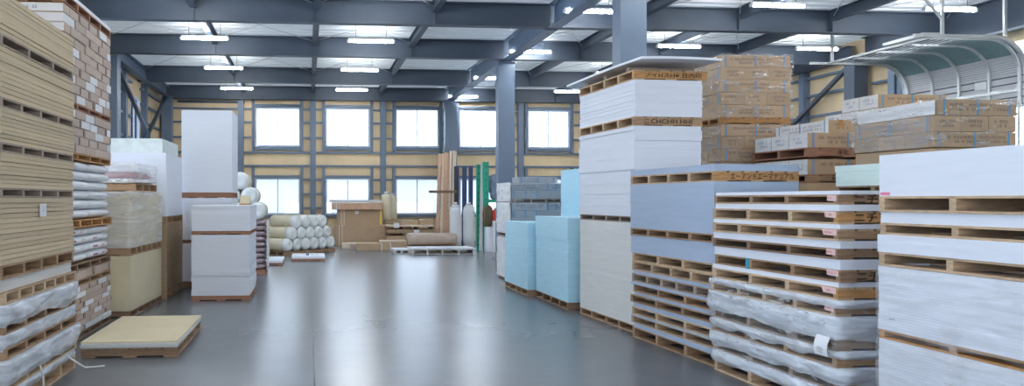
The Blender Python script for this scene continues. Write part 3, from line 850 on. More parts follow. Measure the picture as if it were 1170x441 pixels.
# --- blue-grey boards over rows of pallets
S = Stack(4.15, 7.12, .95, 1.74, math.radians(3.2))
G = 'blue-grey stack'
S.pack('board_pack', 'thin blue-grey boards on the very top of the blue-grey stack', 2.015, .07, 5, M['board_grey'], groove=.002)
S.pallet('top pallet with black painted lettering on its orange front, blue-grey stack', 1.905, .11, wood='pale', front='orange', nstr=5, text=('エーアンドエーマテリアル', .72, .062, .06))
S.pack('board_pack', 'tall smooth blue-grey board pack below the lettered pallet', 1.365, .54, 36, M['board_grey'], groove=.0015, gt=.1)
S.pallet('second pallet from the top of the blue-grey stack', 1.275, .09, wood='mid', nstr=5)
S.pack('board_pack', 'shallow blue-grey board pack above the rows of empty-looking pallets', 1.06, .215, 12, M['board_grey'], dx=.01, groove=.0015)
lay = [('P', .95, .11), ('P', .84, .11), ('B', .80, .04), ('P', .70, .10), ('B', .665, .035), ('P', .57, .095), ('B', .53, .04), ('P', .44, .09), ('B', .385, .055), ('P', .29, .095), ('B', .27, .02), ('P', .18, .09), ('B', .13, .05), ('P', 0, .13)]
ip = ib = 0
for kind, z, h in lay:
    dx, dy, jr = R.uniform(-.005, .022), R.uniform(-.05, .02), R.uniform(-.015, .012)
    if kind == 'P':
        S.pallet('%s pallet of the thin-loaded lower half of the blue-grey stack' % nth(ip, 8, 'uppermost', 'floor-level').capitalize(), z, h, dx, dy, jr=jr, wood=['pale', 'pale', 'grey', 'mid', 'mid', 'pale', 'pale', 'mid'][ip], nstr=[4, 5, 6, 4, 4, 4, 4, 4][ip]); ip += 1
    else:
        S.pack('board_pack', '%s thin board layer between pallets in the lower blue-grey stack' % nth(ib, 6, 'uppermost').capitalize(), z, h, max(1, int(h / .018)), M['board_grey'], dx, dy - .02, jr=jr); ib += 1

# --- tall white stack under the overhanging sheet
S = Stack(4.19, 9.02, .93, 1.66, math.radians(3.2))
S.pallet('floor-level pallet under the tall white stack', 0, .10, wood='mid')
S.pack('board_pack', 'lowest grey-white board pack of the tall white stack', .10, 1.32, 90, M['board_white_edge'], groove=.0015)
S.pallet('pallet between the lowest and middle packs of the tall white stack', 1.42, .08, wood='grey')
S.pack('board_pack', 'middle white board pack of the tall white stack', 1.50, 1.17, 44, M['board_white'], jit=.005, groove=.003, gt=.16, dx=-.01)
S.pallet('pallet with dark rubbed lettering below the top pack of the tall white stack', 2.67, .12, wood='pale', front='mid', dx=-.01, text=('こCHCHH HHI', .66, .06, .0), W=.95)
S.pack('board_pack', 'top white board pack of the tall white stack', 2.79, .475, 18, M['board_white'], jit=.006, groove=.004, gt=.16)
S.pallet('top pallet with black lettering on its orange front, tall white stack', 3.265, .125, wood='pale', front='orange', W=1.02, dx=.03, text=('ノイHスH※ 日内印', .78, .06, .03))
for i, dy in enumerate((-.55, .1, .7)):
    x, y = S.p(.04, dy)
    tag(MB().box(-.46, .46, -.04, .04, 0, .075).build('timber_spacer', WOODS['grey'], None, (x, y, 3.39), S.th), 'short timber %s under the overhanging sheet of the tall white stack' % ('nearest the camera', 'in the middle', 'at the back')[i], 'timber', 'timber spacers')
q = MB(); nx, ny = 8, 12; WX, LY = 1.10, 2.30
for s in (0, 1):
    for j in range(ny + 1):
        for i in range(nx + 1):
            u, v = i / nx, j / ny
            q.v.append((-WX / 2 + WX * u, -LY / 2 + LY * v, (s - .5) * .03 - .012 * (2 * u - 1) ** 2 + .010 * math.sin(4 * v)))
N = (nx + 1) * (ny + 1)
for j in range(ny):
    for i in range(nx):
        a = j * (nx + 1) + i
        q.f.append((a, a + nx + 1, a + nx + 2, a + 1)); q.f.append((N + a, N + a + 1, N + a + nx + 2, N + a + nx + 1))
for i in range(nx):
    q.f.append((i, i + 1, N + i + 1, N + i)); a = ny * (nx + 1) + i; q.f.append((a, N + a, N + a + 1, a + 1))
for j in range(ny):
    a = j * (nx + 1); q.f.append((a, N + a, N + a + nx + 1, a + nx + 1)); a += nx; q.f.append((a, a + nx + 1, N + a + nx + 1, N + a))
x, y = S.p(.05, .10)
tag(q.build('board_sheet', M['board_white'], None, (x, y, 3.515), S.th), 'thin pale sheets sagging over the edges on top of the tall white stack', 'boards')

# --- light blue foam stacks
S = Stack(4.02, 10.98, .93, 1.60, 0)
S.pallet('pallet under the nearer light blue foam stack', 0, .12, wood='dark')
S.pack('foam_pack', 'nearer light blue foam board stack standing in the aisle row', .12, 1.31, 44, M['foam_blue'], groove=.0025, jit=.004, cat='foam boards')
S = Stack(3.90, 12.66, .93, 1.50, 0)
S.pallet('pallet under the farther light blue foam stack', 0, .11, wood='mid')
S.pack('foam_pack', 'farther, lower light blue foam board stack beside the grey cartons', .11, 1.19, 40, M['foam_blue'], groove=.0025, jit=.004, cat='foam boards')
S = Stack(5.05, 13.1, .93, 1.08, 0)
S.pallet('pallet under the tall foam stack behind the two aisle foam stacks', 0, .11, wood='mid')
S.pack('foam_pack', 'taller light blue foam stack rising behind the two aisle foam stacks', .11, 2.19, 70, M['foam_blue'], groove=.0025, jit=.004, cat='foam boards')

# --- grey carton pile with white wrapped side
gx, gy, GW, GL = 4.25, 14.90, 1.16, 1.05
def grows(z0, n, h, nm, base):
    for r in range(n):
        off = .14 if r % 2 else 0
        xs = [gx, gx + GW * (.5 + off) - .0, gx + GW]
        for k in (0, 1):
            a, b = xs[k], xs[k + 1]
            carton('grey carton, %s end of %s row from top, %s' % (('aisle', 'inner')[k], ORD[n - 1 - r] if r < n - 1 else 'first', nm), (a + b) / 2, gy + GL / 2, z0 + r * h, b - a - .006, GL, h - .003, M['carton_grey'], bands='x' if r % 2 == k else None, print_=('-y',) if r % 2 else None, group='grey cartons behind the foam stacks')
pallet('floor-level pallet under the grey carton pile', gx + GW / 2, gy + GL / 2, 0, GW, GL, .10)
grows(.10, 4, .2075, 'bottom load of the grey carton pile', 0)
pallet('lower middle pallet in the grey carton pile', gx + GW / 2, gy + GL / 2, .93, GW, GL, .09, 'mid')
grows(1.02, 4, .157, 'middle load of the grey carton pile', 0)
pallet('upper pallet in the grey carton pile', gx + GW / 2, gy + GL / 2, 1.648, GW, GL, .092, 'grey', nstr=4, turned=True)
grows(1.74, 2, .165, 'top load of the grey carton pile', 0)
carton('single grey carton set back on the very top of the grey carton pile', gx + .72, gy + .75, 2.07, .86, .5, .14, M['carton_grey'], bands='x', group='grey cartons behind the foam stacks')
drape('stretch_film', 'milky film around the top load of the grey carton pile', gx + GW / 2 - .01, gy + GL / 2 + .0, 1.60, GW + .02, GL + .01, .475, 0, .02, .03, 41, M['film'], cat='film')
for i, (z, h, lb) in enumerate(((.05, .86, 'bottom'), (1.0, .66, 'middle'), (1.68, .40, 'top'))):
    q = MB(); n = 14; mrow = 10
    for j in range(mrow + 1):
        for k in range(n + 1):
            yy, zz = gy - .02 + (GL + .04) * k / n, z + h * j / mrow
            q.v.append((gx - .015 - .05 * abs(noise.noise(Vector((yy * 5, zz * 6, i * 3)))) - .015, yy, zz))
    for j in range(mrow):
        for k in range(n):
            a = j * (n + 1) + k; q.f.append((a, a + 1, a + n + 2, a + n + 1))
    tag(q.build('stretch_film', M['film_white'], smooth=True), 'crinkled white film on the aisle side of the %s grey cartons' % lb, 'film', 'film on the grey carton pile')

# ------------------------------------------------------------------ brown carton piles on the right
CG = 'brown cartons banded in blue'
def crow(z, x0, y0, W, L, h, pattern, desc, parts=True, m=None, only=None, lit_side=False):
    "one row of three long cartons: L lie across, E lie away from the camera"
    m = m or M['carton']
    for k in range(3):
        if only and k not in only: continue
        if pattern == 'L':
            yy = y0 + L * (k + .5) / 3
            carton('long brown carton, %s from front, %s' % (('first', 'second', 'third')[k], desc), x0 + W / 2, yy, z, W - .006, L / 3 - .006, h - .003, m, bands='x' if parts and (k == 0) else None,
                   print_=(('-y', '-x') if k == 0 else ('-x',)) if parts else None, group=CG, lit_side=lit_side)
        else:
            xx = x0 + W * (k + .5) / 3
            carton('brown carton end, %s from aisle, %s' % (('first', 'second', 'third')[k], desc), xx, y0 + L / 2, z, W / 3 - .006, L - .006, h - .003, m, bands='y' if parts and k == 0 else None,
                   print_=(('-y', '-x') if k == 0 else ('-y',)) if parts else None, group=CG, lit_side=lit_side and k == 0)
def under(x0, y0, W, L, ztop, desc, n):
    "closed big cartons carrying a pile, out of sight behind the front row"
    pallet('floor pallet under %s' % desc, x0 + W / 2, y0 + L / 2, 0, W, L, .12)
    h = (ztop - .12) / n
    for i in range(n):
        carton('plain brown carton, %s up from the floor, under %s' % (('first', 'second', 'third', 'fourth', 'fifth', 'sixth')[i], desc), x0 + W / 2, y0 + L / 2, .12 + i * h, W - .02, L - .02, h - .002, M['carton'], group='large plain cartons under the piles')
# A: film wrapped pile beside the tall white stack
ax, ay, AW, AL = 6.12, 10.35, 1.10, 1.10
A = 'the film-wrapped carton pile'
under(ax, ay, AW, AL, 1.82, A, 3)
pallet('lower hidden pallet in the film-wrapped carton pile', ax + AW / 2, ay + AL / 2, 1.82, AW, AL, .10, 'mid')
pat = 'LELEL'
for i in range(5):
    crow(1.92 + .186 * i, ax + .02 - R.uniform(0, .02), ay, AW, AL, .186, pat[i], 'row %s below the pallet, film-wrapped pile' % ('five', 'four', 'three', 'two', 'one')[i])
pallet('orange-brown pallet at mid height in the film-wrapped carton pile', ax + AW / 2, ay + AL / 2, 2.85, AW + .02, AL, .095, 'orange')
for i in range(5):
    crow(2.946 + .187 * i, ax + .01 + R.uniform(-.012, .012), ay, AW, AL, .187, pat[i], 'row %s above the pallet, film-wrapped pile' % ('one', 'two', 'three', 'four', 'five')[i])
drape('stretch_film', 'glossy stretch film around the upper load of the film-wrapped carton pile', ax + AW / 2 + .01, ay + AL / 2, 2.93, AW + .035, AL + .03, .96, 0, .012, .0, 51, M['film'], cat='film')
drape('stretch_film', 'glossy stretch film around the lower load of the film-wrapped carton pile', ax + AW / 2 + .01, ay + AL / 2, 1.95, AW + .035, AL + .03, .89, 0, .012, .0, 53, M['film'], cat='film')
# B: pile with lettered reddish pallets
bx, by, BW, BL = 6.48, 8.95, 1.12, 1.12
B = 'the pile on lettered red-brown pallets'
under(bx, by, BW, BL, 1.945, B, 3)
pallet('lower red-brown pallet with two black characters on its front', bx + BW / 2, by + BL / 2, 1.945, BW, BL, .10, 'red', nstr=3, front='mid', text=('朱玄', .13, .055, -.17))
crow(2.046, bx, by, BW, BL, .205, 'L', 'the lower load of ' + B, lit_side=True)
pallet('upper red-brown pallet with a line of black characters on its front', bx + BW / 2 - .01, by + BL / 2, 2.275, BW + .04, BL + .05, .12, 'red', nstr=3, front='red', text=('朱玄　山口原竹', .50, .062, .10))
crow(2.397, bx, by, BW, BL, .20, 'L', 'the upper load of ' + B, lit_side=True)
carton('long brown carton with end tape lying lengthwise on top of the lettered pallets pile', bx + .50, by + .60, 2.598, .33, 1.08, .17, M['carton'], bands='y', print_=('-y', '-x'), tape=True, group=CG, lit_side=True)
carton('second lengthwise brown carton on the lettered pallets pile, on the inner side', bx + .92, by + .66, 2.598, .33, 1.0, .14, M['carton'], bands='y', print_=('-y',), group=CG)
# C: near pile behind the near white stack
cx, cy, CW, CL = 6.60, 7.17, .95, 1.12
Cn = 'pile behind near white stack'
under(cx, cy, CW, CL, 2.27, Cn, 4)
crow(2.275, cx, cy, CW, CL, .165, 'L', 'the lowest shown row of ' + Cn)
crow(2.44, cx, cy, CW, CL, .172, 'E', 'the middle row of ' + Cn)
crow(2.613, cx + .06, cy, CW - .05, CL, .178, 'L', 'the top row of ' + Cn)
drape('stretch_film', 'shiny film around the pile behind the near white stack', cx + CW / 2 + .02, cy + CL / 2, 2.28, CW + .06, CL + .03, .50, 0, .012, 0, 57, M['film'], cat='film')
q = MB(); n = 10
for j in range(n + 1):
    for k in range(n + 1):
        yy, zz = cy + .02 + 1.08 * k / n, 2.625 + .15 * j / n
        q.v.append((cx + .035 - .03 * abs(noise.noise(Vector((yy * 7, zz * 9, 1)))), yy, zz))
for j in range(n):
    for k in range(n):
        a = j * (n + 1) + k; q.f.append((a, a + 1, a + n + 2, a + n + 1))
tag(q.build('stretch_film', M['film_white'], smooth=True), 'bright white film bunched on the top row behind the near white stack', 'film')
film_side('light-imitating film on the aisle side of the lower rows behind the near white stack', cx - .02, cy + .02, cy + CL - .02, 2.28, 2.605, -1, 24, M['film_soft'], None, .012)  # pale layer added to imitate bright light on these carton sides
# E: pile between
ex, ey, EW, EL = 7.72, 9.0, 1.08, 1.10
En = 'the pile nearest the shutter'
under(ex, ey, EW, EL, 2.54, En, 5)
crow(2.545, ex, ey, EW, EL, .18, 'L', 'the second row of ' + En)
crow(2.726, ex, ey, EW, EL, .19, 'E', 'the top row of ' + En, lit_side=True)
# D: highest pile at the back
dx, dy, DW, DL = 8.50, 10.20, 1.10, 1.12
Dn = 'the high back pile'
under(dx, dy, DW, DL, 2.69, Dn, 5)
crow(2.695, dx, dy, DW, DL, .20, 'E', 'the second row of ' + Dn)
crow(2.897, dx, dy, DW, DL, .20, 'L', 'the row under the top of ' + Dn, only=(0, 1, 2), lit_side=True)
crow(3.098, dx, dy, DW, DL, .205, 'L', 'the top row of ' + Dn, only=(0, 1), lit_side=True)
carton('lone brown carton standing behind the film-wrapped pile, by the right wall posts', 8.35, 12.2, 2.80, 1.1, .38, .20, M['carton'], bands='x', print_=('-y',), group=CG)
under(7.8, 11.95, 1.1, .9, 2.80, 'the lone carton behind the film-wrapped pile', 5)
# pale green boards behind the many-layered stack
S = Stack(5.20, 4.98, .93, 1.80, 0)
S.pallet('floor pallet of the hidden stack carrying the pale green boards', 0, .12)
S.pack('board_pack', 'grey board pack below the pale green boards, mostly hidden', .12, 1.60, 60, M['board_grey'])
S.pallet('pallet directly under the pale green boards', 1.72, .13, wood='dark')
S.pack('board_pack', 'pale green-white board pack behind the many-layered stack', 1.85, .20, 10, M['board_green'], jit=.004)

# ================================================================== LEFT ROW
# --- tan board stack in the near left corner
S = Stack(-2.40, 5.90, 1.0, 1.78, 0, right=True)
def sheets(z0, z1, n, nm, m, name='fiberboard_sheet', jit=.008, bow=0):
    t = (z1 - z0) / n
    for i in range(n):
        x, y = S.p(R.uniform(-jit, jit), R.uniform(-jit, jit) * 2)
        rs = []
        W, L = S.W, S.L
        g = t * .06 if i < n - 1 else 0
        kk = 6
        q = MB(); ph = R.uniform(0, 6); am = R.uniform(0, .10) * t
        for k in range(kk + 1):
            yy = -L / 2 + L * k / kk; dz = am * math.sin(ph + k * 1.1)
            rs.append([(-W / 2, yy, dz if 0 else 0), (W / 2, yy, 0), (W / 2, yy, t - g - abs(dz)), (-W / 2, yy, t - g - abs(dz))])
        o = q.rings(rs).build(name, m, None, (x, y, z0 + i * t), S.th + R.uniform(-.003, .003))
        tag(o, '%s tan sheet from the top in the %s tan pack of the near left stack' % (ORD[n - 1 - i] if i < n - 1 else 'first', nm), 'board', 'tan sheets in the near left stack')
        if nm == 'lowest' and i == n - 2:
            tg = MB().box(W / 2 + .022, W / 2 + .024, -.11, .05, -.085, .03).build('paper_tag', M['paper'], o)
            sc = scribble(2, .07, .05, 2).build('printing', M['ink_blue'], tg, (W / 2 + .025, -.03, -.02)); sc.rotation_euler = (0, 0, PI / 2)
sheets(3.03, 3.37, 9, 'topmost', M['board_tan'])
S.pallet('highest pallet in the near left tan stack', 2.935, .092, wood='grey', nstr=4)
sheets(2.53, 2.935, 10, 'second', M['board_tan'])
S.pallet('second highest pallet in the near left tan stack', 2.445, .085, wood='grey', nstr=5)
sheets(2.175, 2.445, 8, 'third', M['board_tan'])
S.pallet('third highest pallet in the near left tan stack', 2.095, .08, wood='grey', nstr=5)
sheets(1.815, 2.095, 8, 'fourth', M['board_tan'])
S.pallet('fourth highest pallet in the near left tan stack', 1.735, .08, wood='grey', nstr=5)
sheets(1.20, 1.735, 13, 'lowest', M['board_tan'])
S.pallet('pallet under the lowest tan pack of the near left stack', 1.085, .112, wood='mid', nstr=5)
S.pack('board_pack', 'thin mauve-grey board pack below the tan packs of the near left stack', .985, .10, 6, M['board_white_edge'], dx=-.02)
lay = [('P', .89, .095, 'pale'), ('F', .74, .145, 0), ('P', .655, .085, 'mid'), ('F', .545, .11, 1), ('P', .455, .09, 'mid'), ('F', .285, .165, 2), ('P', .20, .085, 'pale'), ('F', .135, .065, 3), ('P', 0, .135, 'pale')]
ip = 0
for kind, z, h, a in lay:
    dx = R.uniform(0, .03); dy = R.uniform(-.02, .03)
    if kind == 'P':
        S.pallet('%s pallet among the plastic-draped layers of the near left stack' % nth(ip, 5), z, h, dx + .02, dy, wood=a, nstr=7 if ip == 0 else 5); ip += 1
    else:
        pk = S.pack('board_pack', '%s board layer hidden under white plastic in the near left stack' % nth(a, 4), z, h, max(2, int(h / .02)), M['board_white'], dx, dy)
        x, y = S.p(dx, dy)
        drape('', 'crumpled white plastic', 0, 0, -.01, S.W + .01, S.L + .01, h + .004, 0, [.045, .02, .06, .03][a], [.05, .01, .045, .01][a], 71 + a, parent=pk)
pts = [(-2.41, 7.35, .22), (-2.33, 7.36, .16), (-2.27, 7.42, .09), (-2.24, 7.52, .03), (-2.17, 7.62, .012), (-2.08, 7.66, .012)]
tag(MB().tube([Vector(p) for p in pts], .011, 5).build('loose_strap', M['strap'], smooth=True), 'loose white strap end trailing on the floor by the near left stack', 'strap')
pts = [(-2.37, 6.62, .30), (-2.335, 6.62, .2), (-2.33, 6.63, .1), (-2.335, 6.62, .03)]
tag(MB().tube([Vector(p) for p in pts], .010, 5).build('loose_strap', M['strap'], smooth=True), 'short white strap hanging down the bottom pallets of the near left stack', 'strap')

# --- low tan pallet on the floor
S = Stack(-1.43, 8.10, 1.02, 1.74, 0, right=True)
S.pallet('brown pallet standing alone on the floor under a low tan load', 0, .105, wood='mid', nstr=4, front='dark')
x, y = S.p()
for i in range(4):
    tt = .018
    o = MB().box(-.515, .515, -.88, .88, 0, tt - .002).build('board_sheet', M['board_cream'] if i == 3 else M['board_white_edge'], None, (x + R.uniform(-.01, .01), y + R.uniform(-.015, .015), .105 + i * tt), R.uniform(-.008, .008))
    tag(o, '%s sheet of the low load on the lone floor pallet' % ('lowest grey-edged', 'second grey-edged', 'third grey-edged', 'cream top')[i], 'board', 'sheets on the lone floor pallet')

# --- cartons and bags
S = Stack(-2.80, 8.65, .98, 1.95, 0, right=True)
def small_rows(z0, z1, n, nm, mcol):
    h = (z1 - z0) / n
    for r in range(n):
        k0 = 5; off = .5 if r % 2 else 0
        edges = [-S.L / 2] + [-S.L / 2 + S.L * (k + off) / k0 for k in range(0 if off else 1, k0)] + [S.L / 2]
        for k in range(len(edges) - 1):
            a, b = edges[k], edges[k + 1]
            x, y = S.p(R.uniform(-.012, .012), (a + b) / 2)
            rr = R.random()
            carton('small carton, %s from near end, row %s from top, %s' % (('first', 'second', 'third', 'fourth', 'fifth', 'sixth')[k], ('one', 'two', 'three', 'four', 'five', 'six', 'seven', 'eight', 'nine', 'ten')[n - 1 - r], nm), x, y, z0 + r * h, S.W, b - a - .006, h - .004,
                   M['carton_white'] if rr < .05 else mcol, slot='label' if rr > .76 else 'hole' if rr > .42 else False, white_end=(k == 0), group='small cartons of the left carton-and-bag stack')
S.pallet('topmost pallet of the carton-and-bag stack', 4.0, .11, wood='red', nstr=5)
S.pack('board_pack', 'thin white board lying on the very top of the carton-and-bag stack', 4.11, .045, 2, M['board_white'])
small_rows(2.885, 4.0, 10, 'upper load', M['carton_pink'])
S.pallet('pallet under the upper carton load of the carton-and-bag stack', 2.81, .075, wood='red', nstr=5)
small_rows(2.285, 2.81, 5, 'second load', M['carton_pink'])
S.pallet('pallet under the second carton load, above the white bags', 2.20, .085, wood='orange', nstr=5)
def bag_rows(z0, z1, n, nm):
    h = (z1 - z0) / n
    for r in range(n):
        for k in (0, 1):
            x, y = S.p(R.uniform(-.015, .015), -S.L / 4 + k * S.L / 2)
            bag('white paper bag, %s half, %s row of the %s bag load' % (('nearer', 'farther')[k], nth(r, n, 'lowest', 'top'), nm), x, y, z0 + r * h, S.W, S.L / 2 + .0, h * 1.04, M['bag_white'], 0, 'white bags in the carton-and-bag stack', stripe=M['bag_red'] if nm == 'lower' and R.random() < .7 else None)
bag_rows(1.475, 2.195, 6, 'upper')
S.pallet('pallet between the two white bag loads', 1.375, .098, wood='orange', nstr=5, dx=.02)
bag_rows(.94, 1.372, 4, 'lower')
S.pallet('dark pallet under the lower white bag load', .845, .09, wood='dark', nstr=5)
small_rows(.735, .845, 1, 'single row under the dark pallet', M['carton_pink'])
S.pallet('brown pallet above the bottom carton load, carton-and-bag stack', .655, .078, wood='mid', nstr=5)
small_rows(.08, .655, 8, 'bottom load', M['carton_pink'])
S.pallet('floor-level pallet of the carton-and-bag stack', 0, .08, wood='dark', nstr=5)

# --- wrapped cream stack
S = Stack(-2.57, 10.78, 1.0, 1.80, math.radians(-3.0), right=True)
S.pallet('floor-level pallet under the cream boards topped by a wrapped pack', 0, .10, wood='dark', nstr=6)
S.pack('board_pack', 'plain cream board pack on the floor pallet below the wrapped pack', .10, .80, 2, M['board_cream'], groove=0)
S.pallet('pallet between the plain cream pack and the wrapped pack', .90, .125, wood='mid', nstr=7)
cw_ = S.pack('board_pack', 'cream board pack wrapped in milky film', 1.025, .80, 2, M['board_cream'], groove=0)
x, y = S.p()
drape('', 'milky film', 0, 0, -.01, 1.01, 1.81, .82, 0, .012, .01, 95, M['film_milky'], parent=cw_)
x, y = S.p(-.02, .12)
pallet('small pallet of printed bags on top of the wrapped cream pack', x, y, 1.842, .96, 1.25, .12, 'mid', rz=S.th, nstr=4, front='mid')
for i, (z, dx, c) in enumerate(((1.962, 0, 'bag_white'), (2.04, -.02, 'bag_red'), (2.115, 0.0, 'bag_white'), (2.185, -.05, 'bag_white'))):
    for k in (0, 1):
        xx, yy = S.p(-.03 + dx, .12 - .31 + .62 * k)
        bag('%s bag, %s, on the pallet above the wrapped cream pack' % ('red-printed' if c == 'bag_red' else 'white', ('%s of the near pile' if k == 0 else '%s of the far pile') % ('lowest', 'second up', 'third up', 'top')[i]), xx, yy, z, .92 - .06 * i, .62 - .03 * i, .085, M[c], S.th + R.uniform(-.06, .06), 'printed bags on the small pallet')
drape('stretch_film', 'crumpled film over the printed bags on the wrapped cream pack', x, y, 1.985, .95, 1.22, .28, S.th, .03, .02, 97, M['film_milky'], cat='film', lip=.3)

# --- white over brown boards
S = Stack(-2.42, 12.72, 1.0, 1.58, 0, right=True)
S.pallet('floor-level pallet under the brown-sided board pack', 0, .16, wood='mid', nstr=4)
S.pack('board_pack', 'brown-sided board pack at the bottom of the stack in the left row', .16, 1.14, 24, M['board_brown'], groove=.002)
S.pallet('pallet between the brown-sided pack and the white pack above it', 1.30, .13, wood='mid', nstr=4)
S.pack('board_pack', 'tall white board pack above the brown-sided pack', 1.43, 1.09, 24, M['board_white'], groove=.0015, dx=-.01)
S.pack('board_pack', 'mottled pale green insulation boards on top of the white pack, left row', 2.52, .25, 6, M['board_mint'], dx=-.03, W=.9, L=1.5)

# --- highest white block
S = Stack(-1.48, 14.36, .97, 1.10, 0, right=True)
S.pallet('floor-level pallet under the highest white block of the left side', 0, .13, wood='dark')
S.pack('board_pack', 'lowest white pack under the highest white block', .13, .74, 16, M['board_white'], groove=.0015)
S.pallet('dark pallet second from the floor under the highest white block', .87, .07, wood='dark')
S.pack('board_pack', 'middle white pack under the highest white block', .94, .81, 16, M['board_white'], groove=.0015)
S.pallet('brown pallet directly under the highest white block', 1.75, .11, wood='red')
S.pack('board_pack', 'highest white block, tall and smooth, in front of the back wall', 1.86, 1.60, 2, M['board_white'], groove=0)
# --- white packs standing in the aisle end
S = Stack(-.99, 12.52, .98, 1.55, 0, right=True)
S.pallet('brown pallet on the floor under the white packs at the aisle end', 0, .085, wood='red')
S.pack('board_pack', 'lower white pack at the end of the left aisle row', .085, 1.035, 40, M['board_white'], groove=.0025, jit=.004)
S.pallet('brown pallet between the two white packs at the aisle end', 1.12, .065, wood='red')
S.pack('board_pack', 'upper white pack at the end of the left aisle row', 1.185, .435, 18, M['board_white'], groove=.0025, jit=.004)
fb = tag(MB().box(-.09, .09, -.15, .15, .03, .17).build('foam_block', M['board_cream'], None, (-1.16, 13.6, 1.62)), 'small cream block on a wooden base on the upper white pack', 'block')
MB().box(-.10, .10, -.16, .16, 0, .03).build('wooden_base', WOODS['mid'], fb)

# --- mauve bags with rolls on top
S = Stack(-.98, 16.75, 1.0, 1.1, 0, right=True)
S.pallet('brown pallet under the column of mauve and white bags', 0, .12, wood='red')
for i in range(9):
    x, y = S.p(R.uniform(-.01, .01), 0)
    bag('%s mauve-sided bag in the column under the rolls' % nth(i, 9, 'lowest', 'topmost'), x, y, .12 + i * .126, 1.0, 1.08, .13, M['bag_brown'], 0, 'mauve-sided bags under the rolls')
film_side('white film hanging on the aisle side of the mauve bag column', -.965, 16.78, 17.82, .1, 1.26, 1, 5, M['film_white'])
RG = 'insulation rolls piled on the mauve bags'
rr = .2
for nm, xs, z in (('bottom row', (-1.16, -1.57), 1.26), ('middle row', (-1.33, -1.74), 1.26 + .345), ('top', (-1.55,), 1.26 + .69)):
    for i, xx in enumerate(xs):
        roll('white-wrapped roll, %s%s of the pile on the mauve bags' % ('' if len(xs) == 1 else ('right ' if i == 0 else 'left '), nm), (xx, 16.72, z + rr), (0, 1, 0), 1.05, rr, RG, i * 3 + z)

# ================================================================== BACK OF THE HALL
# --- pyramid of insulation rolls
ax_ = Vector((-.74, .67, 0)); pv = Vector((.67, .74, 0))
base = Vector((-.60, 22.45, 0)); sp = .405
q0 = base + ax_ * .5
pallet('dark pallet under the pyramid of cream insulation rolls', *(base + pv * 1.05 + ax_ * .52).xy, 0, 2.45, 1.0, .12, 'mid', rz=math.atan2(pv.y, pv.x), nstr=4)
for r, cnt in enumerate((6, 5, 4)):
    for i in range(cnt):
        e = base + pv * (sp * (i + r * .5)) + Vector((0, 0, .12 + .2 + r * .352))
        roll('cream roll with white end, %s from near end, %s row of the pyramid' % (('first', 'second', 'third', 'fourth', 'fifth', 'sixth')[i], ('bottom', 'middle', 'top')[r]), e, ax_, 1.05, .2, 'cream insulation rolls in the pyramid', i + 7 * r)
# --- two low pallets in front of it
def low(label, x0, x1, y0, y1, zt, gp):
    cx, cy = (x0 + x1) / 2, (y0 + y1) / 2
    pallet('brown pallet under ' + label, cx, cy, 0, x1 - x0, y1 - y0, .07, 'red', nstr=4)
    return pack('board_pack', label, 'boards', cx, cy, .07, x1 - x0, y1 - y0, zt - .07, 2, M['board_white'], groove=0)
low('low white boards in front of the mauve bag column', -1.45, -.66, 19.1, 20.6, .12, 0)
o = low('low white boards with small tags in front of the roll pyramid', -.46, .47, 20.4, 21.6, .13, 0)
for i, xx in enumerate((-.02, .1, .26)):
    MB().box(xx - .045, xx + .045, -.32 + .1 * i, -.26 + .1 * i, .0605, .13 - .02 * i).build('paper_tag', M['paper'] if i else M['ink_blue'], o)

# --- long brown cartons
def longbox(label, px0, px1, py0, py1, Y, dep, m, name='long_carton', cat='carton', strap=True, group=None, e=.01):
    a, b = at(px0, py1, Y), at(px1, py0, Y)
    W, H = b.x - a.x, b.z - a.z
    z0 = max(0, a.z)
    H = b.z - z0
    rs = []
    for zz, i in ((0, e), (e, 0), (H - e, 0), (H, e)):
        rs.append([(-W / 2 + i, -dep / 2 + i, zz), (W / 2 - i, -dep / 2 + i, zz), (W / 2 - i, dep / 2 - i, zz), (-W / 2 + i, dep / 2 - i, zz)])
    o = MB().rings(rs).build(name, m, None, ((a.x + b.x) / 2, Y + dep / 2, z0))
    tag(o, label, cat, group)
    if strap:
        for f in (-.42, -.36): MB().box(f * W - .012, f * W + .012, -dep / 2 - .003, dep / 2 + .003, .0, H + .003).build('strap', M['strap'], o)
    return o, z0 + H
o, z = longbox('lowest long brown carton stacked by the back wall windows', 383, 440, 257.5, 281, 27.0, 1.0, M['carton'], group='long brown cartons by the back wall')
z1 = z
o, z = longbox('middle long brown carton stacked by the back wall windows', 386, 437, 239.5, 257.4, 27.22, .85, M['carton'], group='long brown cartons by the back wall')
MB().box(.74, .82, -.428, .428, .02, .56).build('yellow_tape', M['yellow'], o)
MB().box(-.2, -.05, -.43, -.426, .42, .54).build('paper_label', M['paper'], o)
o.location.z = z1; z = z1 + (z - z1)
o, zz = longbox('upper pale long carton stacked by the back wall windows', 380, 436.5, 231.6, 239.4, 27.0, 1.0, M['timber_pink'], group='long brown cartons by the back wall')
o.location.z = z + .002
tp = at(380, 231.6, 27.0).z
pack('board_pack', 'flat grey board on top of the long brown cartons', 'boards', o.location.x - .05, 27.5, max(tp, z) + .004, 1.9, 1.0, .10, 2, M['board_white_edge'])
a = at(438.5, 258, 27.0)
pallet('pallet carrying the cream wrapped rolls beside the long brown cartons', at(448, 250, 27.6).x + .25, 28.0, 0, 1.0, 1.0, .12)
pack('board_pack', 'brown boards under the cream wrapped rolls', 'boards', at(448, 250, 27.6).x + .25, 28.0, .12, 1.0, 1.0, .80, 12, M['board_brown'])
